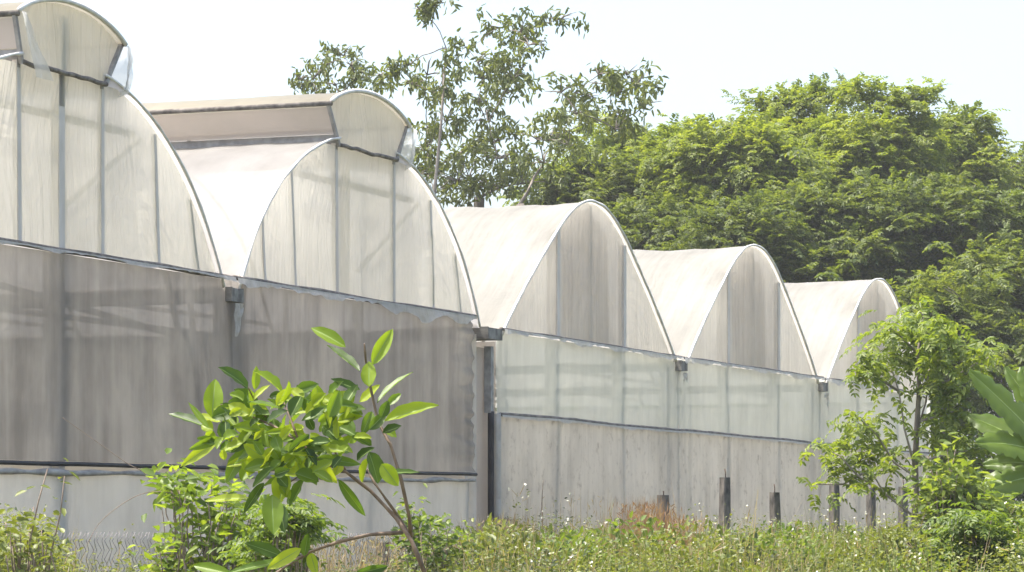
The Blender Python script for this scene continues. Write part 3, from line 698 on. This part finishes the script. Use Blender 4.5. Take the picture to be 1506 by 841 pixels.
# the bushy wood behind bays three to five
WOOD = [ # px, py, rx, ry, Z, n, label, material
 (950, 262, 85, 80, 96, 34, 'rounded bright tree at the left end of the bushy wood, above the third bay', 'dense'),
 (1080, 260, 90, 100, 92, 42, 'bushy bright green tree above the fourth bay roof', 'dense'),
 (1190, 256, 98, 92, 98, 44, 'tall bushy tree forming the left half of the highest treetops', 'dense'),
 (1300, 254, 92, 92, 95, 42, 'tall bushy tree forming the right half of the highest treetops', 'dense'),
 (1385, 245, 65, 80, 99, 26, 'bushy tree with one branch reaching right against the sky', 'dense'),
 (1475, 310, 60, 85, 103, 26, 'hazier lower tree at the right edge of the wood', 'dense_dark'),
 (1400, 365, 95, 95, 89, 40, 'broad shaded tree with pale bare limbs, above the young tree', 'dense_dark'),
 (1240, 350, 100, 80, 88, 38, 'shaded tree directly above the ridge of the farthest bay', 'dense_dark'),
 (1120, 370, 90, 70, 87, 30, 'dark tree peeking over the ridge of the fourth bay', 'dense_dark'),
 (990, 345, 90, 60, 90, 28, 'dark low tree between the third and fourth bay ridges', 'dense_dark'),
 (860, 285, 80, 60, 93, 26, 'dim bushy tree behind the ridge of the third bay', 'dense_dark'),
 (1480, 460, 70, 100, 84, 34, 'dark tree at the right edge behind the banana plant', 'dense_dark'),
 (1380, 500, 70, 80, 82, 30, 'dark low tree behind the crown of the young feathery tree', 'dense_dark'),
]
TREES = {}
for px, py, rx, ry, Z, n, lab, mk in WOOD:
    L = crown_lobes(px, py + 8, rx, ry * 0.94, Z, int(n * 0.85), (0.4, 1.1), rx * Z / F * 0.8)
    if 'reaching right' in lab: L += lobes_from([(1425, 178, .6), (1440, 182, .5), (1410, 190, .7), (1398, 172, .55)], Z, 0.5)
    if 'left half' in lab: L += lobes_from([(1145, 155, .7), (1115, 165, .7), (1155, 150, .5), (1215, 144, .6), (1240, 138, .5), (1180, 156, .8)], Z, 0.6)
    if 'right half' in lab: L += lobes_from([(1256, 134, .5), (1300, 146, .7), (1345, 142, .5), (1358, 140, .4), (1275, 148, .7), (1340, 160, .7)], Z, 0.6)
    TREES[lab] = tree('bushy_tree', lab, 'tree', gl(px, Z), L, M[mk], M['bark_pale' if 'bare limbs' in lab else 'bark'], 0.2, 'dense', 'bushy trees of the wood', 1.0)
# low understorey of the wood, a mass nobody could count
lv = Leaves(); k = 2600
x = rng.uniform(-4, 24, k); y = rng.uniform(80, 86, k) + rng.uniform(0, 20, k) * (rng.random(k) < 0.3)
pos = np.stack([x, y, np.abs(rng.normal(0, 1, k)) * 2.4 + 0.3], 1); m_ = 6
lv.pinnate(np.repeat(pos, m_, 0), tuft_dirs(k * m_), rng.uniform(0.3, 0.5, k * m_), 4, 0.17, 0.075, 0)
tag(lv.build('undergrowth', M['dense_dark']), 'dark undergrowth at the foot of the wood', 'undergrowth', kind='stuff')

# ------------------------------------------------------------------ young feathery tree at the right
def young_tree():
    Z = 44.5; root = empty('young_tree', gl(1345, Z)); b = root.location.copy()
    tag(root, 'young feathery tree with slim trunk and bright leaves before the farthest bay', 'tree')
    wood = MB(); tr = MB()
    q = lambda px, py, dz=0: P(px, py, Z + dz) - b
    tr.tube([(0, 0, -0.05), q(1343, 800), q(1347, 740), q(1346, 680), q(1349, 620), q(1352, 570), q(1350, 520), q(1356, 480)], [.06, .05, .046, .042, .036, .03, .022, .012], 7)
    tr.build('trunk', M['bark'], root)
    B = [[(1346,690),(1330,630),(1322,575),(1310,540)], [(1347,640),(1362,590),(1366,540),(1370,500)], [(1345,760),(1300,725),(1280,690),(1276,650)], [(1300,725),(1262,700),(1235,670),(1215,660)],
         [(1346,700),(1315,680),(1290,640),(1270,620)], [(1322,575),(1290,555),(1270,545)], [(1352,570),(1395,560),(1425,540),(1455,525)], [(1349,620),(1390,610),(1415,600)],
         [(1346,680),(1385,670),(1410,665),(1440,660)], [(1356,480),(1360,465),(1352,458)], [(1350,520),(1320,490),(1305,480)], [(1352,560),(1390,520),(1410,505)], [(1280,690),(1240,712),(1200,712)]]
    lv = Leaves()
    for br in B:
        pts = [q(x, y, random.uniform(-0.35, 0.35) * j * 0.6) for j, (x, y) in enumerate(br)]
        wood.tube(pts, [0.018 - 0.004 * j for j in range(len(pts))], 5)
    wood.build('limbs', M['bark_pale'], root)
    T = [(1350,462,4),(1330,470,6),(1372,474,6),(1312,482,7),(1352,488,8),(1392,492,7),(1300,500,7),(1335,505,9),(1375,510,9),(1415,510,7),(1285,528,7),(1318,530,9),(1355,532,9),(1395,535,8),(1275,545,6),
         (1305,555,6),(1440,525,6),(1455,527,4),(1425,545,6),(1380,565,7),(1410,575,7),(1395,600,8),(1420,610,8),(1380,635,8),(1405,640,8),(1430,650,6),(1385,680,8),(1415,680,6),(1440,665,6),(1365,610,5),
         (1260,610,6),(1285,620,6),(1240,625,5),(1225,655,6),(1262,645,7),(1300,650,6),(1212,662,3),(1245,672,7),(1280,680,7),(1310,690,5),(1208,712,4),(1232,690,5),(1265,705,5),(1300,712,4),(1320,655,4),(1400,720,6),(1370,710,5),(1310,610,3),(1430,700,5),(1375,740,5)]
    for x, y, k in T:
        c = np.array(q(x, y, random.uniform(-0.75, 0.75)))
        k2 = int(k * (2.1 if y < 600 else 1.5))
        lv.pinnate(c + rng.normal(0, 0.10, (k2, 3)), tuft_dirs(k2, 0.3, 0.15), rng.uniform(0.20, 0.34, k2), 6, 0.088, 0.036, 0, droop=0.55)
    lv.build('crown', M['young'], root)
young_tree()

# ------------------------------------------------------------------ banana plant
def banana():
    Z = 43; root = empty('banana_plant', gl(1575, Z)); b = root.location.copy()
    tag(root, 'banana plant with broad paddle leaves at the right edge', 'plant')
    q = lambda px, py, dz=0: P(px, py, Z + dz) - b
    st = MB(); st.tube([(0, 0, -0.05), q(1577, 800), q(1577, 740), q(1575, 690)], [0.12, 0.11, 0.09, 0.06], 10); st.build('stem', M['rib'], root)
    LV = [((1575,700),(1512,622),(1425,545),0.5,-0.3), ((1575,700),(1502,638),(1424,612),0.5,0.5), ((1575,690),(1510,645),(1436,652),0.46,-0.5), ((1575,705),(1500,690),(1424,735),0.46,0.1),
          ((1575,705),(1515,690),(1452,722),0.4,-0.5), ((1575,695),(1540,620),(1478,540),0.40,0.6), ((1575,710),(1530,668),(1446,684),0.42,0.3), ((1575,690),(1530,600),(1502,540),0.42,0.5), ((1575,690),(1620,600),(1690,560),0.5,0.2), ((1575,700),(1630,650),(1700,690),0.5,0.3)]
    for a, m_, e, w, dz in LV:
        A_, B_, C_ = q(*a), q(*m_, dz * 0.5), q(*e, dz)
        rib, bl = MB(), MB()
        pt = lambda t: A_ * (1 - t) ** 2 + B_ * 2 * t * (1 - t) + C_ * t * t
        n = 26
        rib.tube([pt(k / n) + Vector((0, 0, -0.005)) for k in range(n + 1)], [0.022 * (1 - 0.8 * k / n) for k in range(n + 1)], 5)
        def side(sg):
            vs, fs = [], []
            for k in range(n + 1):
                t = 0.16 + 0.84 * k / n; p = pt(t); tg = (pt(min(1, t + .02)) - pt(max(0, t - .02))).normalized()
                s = tg.cross(Vector((0.25, -0.75, 0.6))).normalized()
                up = s.cross(tg)
                hw_ = w * 0.5 * (math.sin(math.pi * min(1, (t - 0.16) / 0.84 * 0.93 + 0.06)) ** 0.5) * (1 - (0.22 if (k * 7 + int(e[1])) % 5 == 0 else 0)) * (1 + 0.10 * n3(k * 0.9, sg, a[1] + e[0]))
                for j in range(4):
                    f = j / 3
                    vs.append(p + s * sg * hw_ * f + up * (0.10 * f - 0.10 * f * f) * (1 if up.z > 0 else -1) + up * 0.01 * math.sin(k * 2.4) * f)
            for k in range(n):
                if sg > 0 and k % 9 == 5 and w > 0.3: continue_gap = 2
                else: continue_gap = 3
                for j in range(continue_gap): fs.append((k * 4 + j, k * 4 + j + 1, k * 4 + j + 5, k * 4 + j + 4))
            bl.add(vs, fs, 0, True)
        side(1); side(-1)
        o = bl.build('leaf_blade', M['banana'], root); rib.build('leaf_rib', M['rib'], o)
banana()

# ------------------------------------------------------------------ foreground sapling
def sapling():
    Z = 11.0; s = Z / F; root = empty('sapling', gl(655, Z)); b = root.location.copy()
    tag(root, 'leafy sapling with large glossy leaves in the foreground, before the grey curtain', 'sapling')
    q = lambda px, py, dz=0: P(px, py, Z + dz) - b
    c2 = lambda cx, cy: (230 + cx * 0.453, 460 + cy * 0.453)
    wood = MB()
    # its stems
    S = [([(655, 1290), (648, 1050), (632, 870), (622, 835), (605, 795), (583, 762), (545, 722), (510, 695), (470, 678)], .0105, .0045),
         ([(606, 796), (590, 765), (572, 740), (552, 712), (540, 690)], .006, .003), ([(604, 790), (602, 760), (590, 705), (575, 655), (556, 620), (545, 570), (538, 530), (536, 505)], .007, .003),
         ([(592, 783), (545, 786), (500, 796), (455, 812), (425, 830), (395, 850)], .007, .004), ([(475, 680), (440, 650), (400, 625), (360, 608), (325, 595)], .005, .0025),
         ([(440, 650), (425, 610), (415, 585)], .004, .002), ([(470, 678), (440, 700), (410, 720)], .004, .002), ([(400, 625), (375, 590), (365, 570)], .0035, .002), ([(510, 695), (490, 660), (480, 610)], .004, .002)]
    for k, (pts, r0, r1) in enumerate(S):
        pp = [q(x, y, 0.05 * math.sin(j * 1.3 + k)) for j, (x, y) in enumerate(pts)]
        # refine
        fine = []
        for j in range(len(pp) - 1):
            for t in (0, .5): fine.append(pp[j].lerp(pp[j + 1], t))
        fine.append(pp[-1]); m = len(fine)
        wood.tube(fine, [r0 + (r1 - r0) * j / (m - 1) + 0.0008 * math.sin(j * 2.1) for j in range(m)], 7)
    wood.build('stem', M['stem'], root)
    LF = [((615,110),(512,50),50),((660,190),(565,115),46),((700,170),(760,65),44),((690,240),(690,165),46),((715,290),(815,195),34),((740,350),(895,300),48),((750,300),(790,265),26),((660,250),(575,220),36),
          ((670,330),(590,290),36),((730,340),(750,290),34),((735,390),(790,370),34),((740,380),(775,402),28),((300,245),(215,180),48),((320,250),(325,180),30),((410,260),(330,190),56),((400,290),(430,230),34),
          ((180,340),(190,225),58),((180,340),(265,310),48),((165,370),(50,330),38),((170,375),(110,300),20),((210,410),(240,345),52),((200,415),(90,490),36),((210,405),(115,440),28),((265,430),(310,370),30),
          ((290,440),(230,540),46),((330,440),(300,520),42),((380,440),(340,530),66),((330,300),(260,255),46),((400,310),(300,290),42),((420,330),(410,430),50),((440,330),(550,280),40),((470,350),(570,300),34),
          ((480,370),(430,380),30),((540,330),(520,240),50),((560,340),(590,260),40),((600,350),(640,260),44),((500,390),(540,430),34),((590,380),(560,450),44),((470,440),(420,485),32),((500,470),(400,505),40),
          ((470,440),(520,505),44),((520,470),(650,490),36),((500,460),(580,545),44),((590,540),(670,650),36),((420,520),(400,610),58),((450,520),(520,545),46),((400,560),(430,600),36),((300,600),(170,608),30),
          ((350,550),(290,640),32),((375,590),(380,705),70),((400,620),(415,705),40),((650,480),(700,440),36),((690,450),(720,545),56),((730,490),(780,555),58),((740,520),(845,515),28),((690,470),(670,545),34),
          ((410,790),(300,750),46),((470,765),(370,825),46),((480,790),(492,722),34),((460,800),(240,835),30),((120,820),(235,845),44),((500,780),(520,845),34),((640,850),(740,825),40),((700,430),(630,395),36),
          ((650,330),(610,380),34),((700,320),(670,390),36),((450,260),(520,235),36),((560,270),(600,225),36),((470,270),(440,330),44),((520,300),(460,260),40),((610,300),(650,240),36),((430,400),(370,360),44),
          ((360,360),(420,320),40),((340,380),(260,370),40),((520,420),(450,440),44),((560,420),(630,450),36),((460,500),(370,480),46),((480,540),(440,620),40),((520,560),(480,500),40),((430,450),(490,400),40),
          ((300,330),(240,300),38),((660,290),(720,240),34),((690,380),(740,330),34),((580,310),(530,350),40),((380,500),(320,560),36),((640,400),(600,330),36),((390,300),(440,250),34),((350,470),(290,430),36)]
    fr_ = random.Random(3)
    for _ in range(230):
        x, y = fr_.uniform(180, 650), fr_.uniform(265, 540)
        if (x - 420) ** 2 / 240 ** 2 + (y - 395) ** 2 / 140 ** 2 > 1: continue
        a = fr_.uniform(0, 2 * math.pi); L0 = fr_.uniform(40, 80)
        LF.append(((x, y), (x + L0 * math.cos(a), y + 0.75 * L0 * math.sin(a)), fr_.uniform(24, 42)))
    leaves = MB(); n = 10
    for k, (a, e, w) in enumerate(LF):
        rr = random.Random(k * 31 + 5)
        pa, pe = c2(*a), c2(*e)
        d0 = rr.uniform(-0.22, 0.22) * 0.8; A_ = q(*pa, d0); L2 = math.dist(pa, pe) * s
        B_ = q(*pe, d0 + rr.uniform(-0.55, 0.55) * L2)
        ax = (B_ - A_); L = ax.length * 1.12; t = ax.normalized()
        # blade normal: mostly facing the viewer or the sky, turned at random
        nv = Vector((rr.gauss(0, 0.45), -0.85 + rr.gauss(0, 0.3), 0.5 + rr.gauss(0, 0.35)))
        sd = t.cross(nv).normalized(); nn = sd.cross(t).normalized()
        W_ = w * 0.453 * s * rr.uniform(0.9, 1.2)
        fold = rr.uniform(0.16, 0.42); curl = rr.uniform(-0.10, 0.22)
        vs, fs = [], []
        for j in range(n + 1):
            x = j / n
            hw_ = 0.5 * W_ * (max(0, math.sin(math.pi * x ** 0.86)) ** 0.75) * (1 if x < 0.8 else 1)
            wave = 0.05 * W_ * math.sin(j * 1.9 + k)
            for m_ in (-1, -.5, -.05, .05, .5, 1):
                vs.append(A_ + t * (L * x) + sd * (hw_ * m_) + nn * (abs(m_) ** 1.4 * hw_ * 2 * fold - curl * L * (x - 0.35) ** 2 + (wave * m_ if abs(m_) == 1 else 0)))
        for j in range(n):
            for m_ in (0, 1, 3, 4): fs.append((j * 6 + m_, j * 6 + m_ + 1, j * 6 + m_ + 7, j * 6 + m_ + 6))
        leaves.add(vs, fs, 0, True)
        o0 = len(leaves.v) - len(vs)
        for j in range(n): leaves.f.append(tuple(o0 + j * 6 + q_ for q_ in (2, 3, 9, 8))); leaves.m.append(1); leaves.sm.append(True)
    leaves.build('foliage', [M['sapling'], M['rib']], root)
sapling()

# ------------------------------------------------------------------ shrubs near the fence
def shrub(name, label, px, Z, tips, leafmat, mode='broad', woodmat=None, cat='shrub', lsize=0.09):
    """tips: (px, py, count) tufts with stems running down to the root"""
    root = tag(empty(name, gl(px, Z)), label, cat); b = root.location.copy()
    wood = MB(); lv = Leaves()
    for x, y, k in tips:
        c = P(x, y, Z + random.uniform(-0.45, 0.45)) - b
        base = Vector((c.x * 0.35 + random.gauss(0, 0.05), c.y * 0.35 + random.gauss(0, .05), 0))
        limb(wood, base, c, 0.012, 0.004, 0.03, 6, 0.05)
        ca = np.array(c); spread = 0.055 if mode != 'broad' else 0.085
        pos = ca + rng.normal(0, 1, (k, 3)) * np.array([spread, spread, spread])
        if mode == 'pinnate':
            lv.pinnate(pos, tuft_dirs(k, 0.3, 0.2), rng.uniform(0.16, 0.28, k), 6, 0.06, 0.024, 0, droop=0.4)
        else:
            lv.add(pos, tuft_dirs(k, 0.45, -0.1), rng.normal(0, 0.45, (k, 3)) + np.array([0, -0.3, 1.0]), lsize * rng.uniform(0.6, 1.3, k), lsize * 0.5 * rng.uniform(0.7, 1.2, k), 0)
            m_ = max(3, k // 2); tt = rng.uniform(0.55, 1.0, m_)[:, None]
            pos = np.array(base) + (ca - np.array(base)) * tt + rng.normal(0, 0.06, (m_, 3))
            lv.add(pos, tuft_dirs(m_, 0.4, 0.0), rng.normal(0, 0.4, (m_, 3)) + np.array([0, 0, 1.0]), lsize * rng.uniform(0.6, 1.2, m_), lsize * 0.5, 0)
    wood.build('stems', woodmat or M['twig'], root); lv.build('foliage', leafmat, root)
    return root
def cloud(cx, cy, rx, ry, n, k):
    out = []
    for _ in range(n):
        a = random.uniform(0, 2 * math.pi); r = math.sqrt(random.random())
        out.append((cx + rx * r * math.cos(a), cy + ry * r * math.sin(a), k))
    return out
shrub('vine_shrub', 'tangled bright vine shrub climbing the fence at the left of the sapling', 290, 26.5,
      cloud(262, 716, 28, 16, 10, 14) + cloud(300, 728, 35, 22, 9, 9) + cloud(345, 765, 55, 45, 16, 9) + cloud(235, 780, 8, 70, 8, 8) + cloud(310, 800, 50, 30, 11, 10) + cloud(400, 770, 35, 45, 9, 9), M['vine'], lsize=0.115)
shrub('leafy_shrub', 'light green leafy shrub at the foot of the curtain, right of the sapling stem', 625, 30,
      cloud(615, 770, 22, 22, 9, 14) + cloud(635, 800, 45, 35, 20, 12) + cloud(650, 815, 30, 20, 8, 12) + [(610, 745, 10), (668, 775, 6)], M['shrub'], lsize=0.085)
shrub('corner_bush', 'scrubby low bush in the bottom left corner', 40, 22,
      cloud(20, 808, 60, 34, 30, 10) + cloud(50, 800, 22, 30, 9, 8) + [(70, 690, 2), (95, 700, 2), (50, 745, 5), (8, 765, 5)], M['weed'], lsize=0.075)
shrub('feathery_bush', 'bright feathery bush in the lower right corner, beneath the banana plant', 1430, 30,
      cloud(1430, 800, 55, 40, 60, 7) + cloud(1430, 765, 35, 12, 16, 6) + cloud(1425, 830, 60, 25, 30, 7), M['shrub'], 'pinnate')
shrub('shaded_bush', 'darker leafy bush between the young tree and the banana plant', 1400, 41,
      cloud(1400, 735, 60, 30, 40, 12) + cloud(1470, 758, 45, 20, 22, 12) + cloud(1390, 690, 35, 40, 22, 9) + cloud(1495, 775, 25, 25, 14, 10), M['young'], lsize=0.15)
shrub('leafy_shrub', 'yellow green compound leaved shrub partly behind the drooping sapling leaves', 430, 24,
      cloud(430, 770, 28, 30, 20, 5) + cloud(400, 820, 40, 20, 14, 5), M['shrub'], 'pinnate')

# ------------------------------------------------------------------ weeds
TOP = [(-60, 800), (0, 800), (60, 815), (100, 855), (230, 858), (330, 850), (430, 850), (560, 848), (690, 838), (730, 790), (790, 782), (850, 785), (900, 775), (1000, 768), (1060, 770), (1150, 778), (1230, 776),
       (1290, 770), (1340, 785), (1400, 790), (1506, 800), (1600, 800)]
TX, TY = np.array([a for a, _ in TOP], float), np.array([b for _, b in TOP], float)
def wall_z(px): 
    return 90880.0 / (2700.0 - px)
def weeds():
    N = 7000
    px = rng.uniform(-70, 1590, N); wz = 90880.0 / (2700.0 - px)
    Z = 25 + (np.minimum(wz, 56) - 1.2 - 25) * rng.random(N) ** 0.8
    base = np.stack([(px - CX) * Z / F, Z, np.zeros(N)], 1)
    rise = np.interp(px, [-70, 60, 110, 440, 690, 740, 1000, 1350, 1600], [1.0, 0.96, 0.55, 0.55, 0.70, 0.92, 0.98, 0.97, 0.93])
    h = rise + 0.34 * np.array([n3(b[0] * 0.9, b[1] * 0.45, 1.7) for b in base]) + 0.30 * np.array([n3(b[0] * 0.35, b[1] * 0.2, 7.7) for b in base]) - 0.04 + rng.normal(0, 0.085, N) + (rng.random(N) < 0.06) * rng.uniform(0.05, 0.3, N)
    lean = rng.normal(0, 0.09, (N, 3)) * np.array([1, 1, 0])
    patch = np.array([n3(b[0] * 0.5, b[1] * 0.25, 4.0) for b in base])
    dull = (((px > 690) & (px < 860)) & (rng.random(N) < 0.7)) | ((px > 430) & (px < 700) & (rng.random(N) < 0.5)) | (rng.random(N) < 0.10)
    lv = Leaves(); up = np.array([0, 0, 1.0])
    # stems
    st_d = unit(up + lean)
    lv.add(base, st_d, rng.normal(0, 1, (N, 3)) + np.array([0, -1, 0]), h, 0.007, 1, fold=0.3, droop=0.0)
    for j in range(38):
        t = rng.uniform(0.5, 1.0, N) ** 0.8
        p = base + st_d * (h * t)[:, None] + rng.normal(0, 0.085, (N, 3))
        d = tuft_dirs(N, 0.4, 0.25); sz = rng.uniform(0.022, 0.068, N) * (1.3 - 0.6 * t)
        keep = rng.random(N) < np.where(dull, 0.75, 1.0)
        for msk, mi in ((keep & ~dull, 0), (keep & dull, 1)):
            lv.add(p[msk], d[msk], rng.normal(0, 0.5, (msk.sum(), 3)) + up, sz[msk], sz[msk] * 0.48, mi)
    # white flower heads on fine stalks
    fl = (rng.random(N) < 0.13) & (px > 760)
    for j in range(2):
        n = fl.sum(); p0 = (base + st_d * h[:, None])[fl]; d = unit(up + rng.normal(0, 0.45, (n, 3))); ln = rng.uniform(0.04, 0.17, n)
        lv.add(p0, d, rng.normal(0, 1, (n, 3)), ln, 0.006, 2)
        tip = p0 + d * ln[:, None]
        for a in range(3):
            lv.add(tip - np.array([0.012, 0, 0]), unit(rng.normal(0, 1, (n, 3))), rng.normal(0, 1, (n, 3)), 0.018, 0.016, 3, droop=0)
    # grass blades and dry stalks mixed in
    G = 2600
    gx = rng.uniform(-70, 1590, G); gz = 25 + (np.minimum(90880.0 / (2700.0 - gx), 56) - 1.0 - 25) * rng.random(G)
    gh = np.interp(gx, [-70, 60, 110, 440, 690, 740, 1000, 1350, 1600], [1.0, 0.95, 0.65, 0.65, 0.8, 1.0, 1.05, 1.0, 0.92]) + rng.normal(0, 0.13, G)
    gb = np.stack([(gx - CX) * gz / F, gz, np.zeros(G)], 1)
    dry = rng.random(G) < np.where((gx > 430) & (gx < 860), 0.75, 0.3)
    gd = unit(up + rng.normal(0, 0.14, (G, 3)))
    for msk, mi in ((~dry, 0), (dry, 2)):
        lv.blades(gb[msk], gd[msk], gh[msk], 0.009, mi, 0.1)
    # leafy clumps that stand up out of the tangle
    for _ in range(130):
        cx = random.uniform(700, 1420); wz_ = min(90880.0 / (2700.0 - cx), 56); cz_ = random.uniform(28, wz_ - 1.5)
        rr_ = random.uniform(0.22, 0.5); top_ = random.uniform(0.88, 1.16) if random.random() < 0.8 else random.uniform(1.1, 1.28); n = int(620 * rr_)
        v_ = unit(rng.normal(0, 1, (n, 3))); v_[:, 2] = np.abs(v_[:, 2]); v_ *= rng.uniform(0.55, 1.08, (n, 1))
        p_ = np.array([(cx - CX) * cz_ / F, cz_, top_ - rr_]) + v_ * np.array([rr_ * 1.2, rr_ * 1.2, rr_])
        sz_ = random.uniform(0.045, 0.09) * rng.uniform(0.6, 1.3, n)
        lv.add(p_, unit(v_ * 0.7 + rng.normal(0, 0.5, (n, 3))), rng.normal(0, 0.45, (n, 3)) + up, sz_, sz_ * 0.5, random.choice((0, 0, 0, 1, 4, 4)))
    # arching grass tussocks, green and dry, in clumps of their own
    for _ in range(260):
        cx = random.uniform(-60, 1580) if random.random() < 0.5 else random.uniform(690, 1350); wz_ = min(90880.0 / (2700.0 - cx), 56)
        if 110 < cx < 430: continue
        cz_ = random.uniform(27, wz_ - 1.3); n = random.randint(25, 60); hh = (0.75 if 110 < cx < 700 else 1.05) + random.gauss(0, 0.12)
        b_ = np.array([(cx - CX) * cz_ / F, cz_, 0.0]) + rng.normal(0, 0.26, (n, 3)) * np.array([1, 1, 0])
        lv.blades(b_, unit(up + rng.normal(0, 0.2, (n, 3))), hh * rng.uniform(0.7, 1.15, n), 0.011, 2 if random.random() < (0.7 if cx < 900 else 0.35) else 0, 0.3)
    tag(lv.build('weeds', [M['weed'], M['weed_dark'], M['straw'], M['flower'], M['shrub']]), 'tangle of green weeds with tiny white flowers along the foot of the walls', 'weeds', kind='stuff')
weeds()
def dry_clumps():
    lv = Leaves(); up = np.array([0, 0, 1.0])
    def clump(cx, w, Z, n, ytop, sd, mi, lean=0.12, wd=0.012):
        px = cx + rng.normal(0, w, n); z = Z + rng.normal(0, 0.5, n)
        b = np.stack([(px - CX) * z / F, z, np.zeros(n)], 1); h = H + (HY - (ytop + np.abs(rng.normal(0, sd, n)))) * z / F
        lv.blades(b, unit(up + rng.normal(0, lean, (n, 3))), np.maximum(h, 0.4), wd * 1.1, mi, 0.08)
        # seed heads
        m = n // 2; lv.add((b + up * h[:, None] * 0.9)[:m], unit(up + rng.normal(0, 0.5, (m, 3))), rng.normal(0, 1, (m, 3)), 0.07, 0.010, mi)
    clump(948, 22, 34, 520, 722, 30, 0, 0.07, 0.0075); clump(1000, 18, 34, 260, 744, 24, 0, 0.09, 0.0075); clump(905, 12, 35, 90, 758, 22, 0, 0.1, 0.008); clump(1300, 30, 32, 140, 790, 14, 0, 0.1, 0.008)
    o = lv.build('dry_grass_clump', [M['russet'], M['straw']]); tag(o, 'clump of russet dry grass around the shortest concrete post', 'grass', kind='stuff')
    lv = Leaves()
    clump(735, 22, 39, 320, 750, 28, 0, 0.10, 0.011); clump(600, 70, 33, 420, 772, 24, 0, 0.18, 0.01); clump(470, 45, 31, 240, 778, 22, 0, 0.2, 0.01); clump(800, 25, 42, 120, 762, 22, 0, 0.1, 0.01); clump(850, 60, 42, 60, 712, 30, 0, 0.07, 0.010); clump(745, 16, 41, 260, 748, 26, 1, 0.13, 0.012); clump(1170, 60, 38, 60, 752, 18, 0, 0.1, 0.009)
    tag(lv.build('dry_stalks', [M['straw'], M['twig_leaf']]), 'thin brown dry stalks along the fence and the wall corner', 'grass', kind='stuff')
dry_clumps()
# dry vine shoots reaching over the skirt of the grey wall
def vine(name, label, pts, Z, r, leaves=()):
    mb = MB(); root = None
    P_ = [P(x, y, Z) for x, y in pts]; fine = []
    for j in range(len(P_) - 1):
        p0 = P_[max(j - 1, 0)]; p1 = P_[j]; p2 = P_[j + 1]; p3 = P_[min(j + 2, len(P_) - 1)]
        for t in np.linspace(0, 1, 6, endpoint=False):
            fine.append(0.5 * ((2 * p1) + (p2 - p0) * t + (2 * p0 - 5 * p1 + 4 * p2 - p3) * t * t + (3 * p1 - p0 - 3 * p2 + p3) * t ** 3))
    fine.append(P_[-1])
    mb.tube(fine, [r * (1 - 0.6 * k / (len(fine) - 1)) for k in range(len(fine))], 5)
    tag(mb.build(name, M['twig']), label, 'vine')
vine('dry_vine', 'bare arching shoot bending left from the vine shrub across the pale skirt', [(285, 1000), (272, 800), (262, 735), (232, 723), (195, 732), (150, 765), (128, 800)], 26.3, 0.006)
vine('dry_vine', 'thin dry shoot slanting up across the lower half of the grey curtain', [(255, 1000), (240, 760), (218, 702), (185, 680), (140, 648), (92, 614)], 27.5, 0.005)
vine('dry_vine', 'pale curled stalk standing alone before the stained wall', [(800, 900), (798, 780), (797, 740), (799, 706)], 42, 0.012)
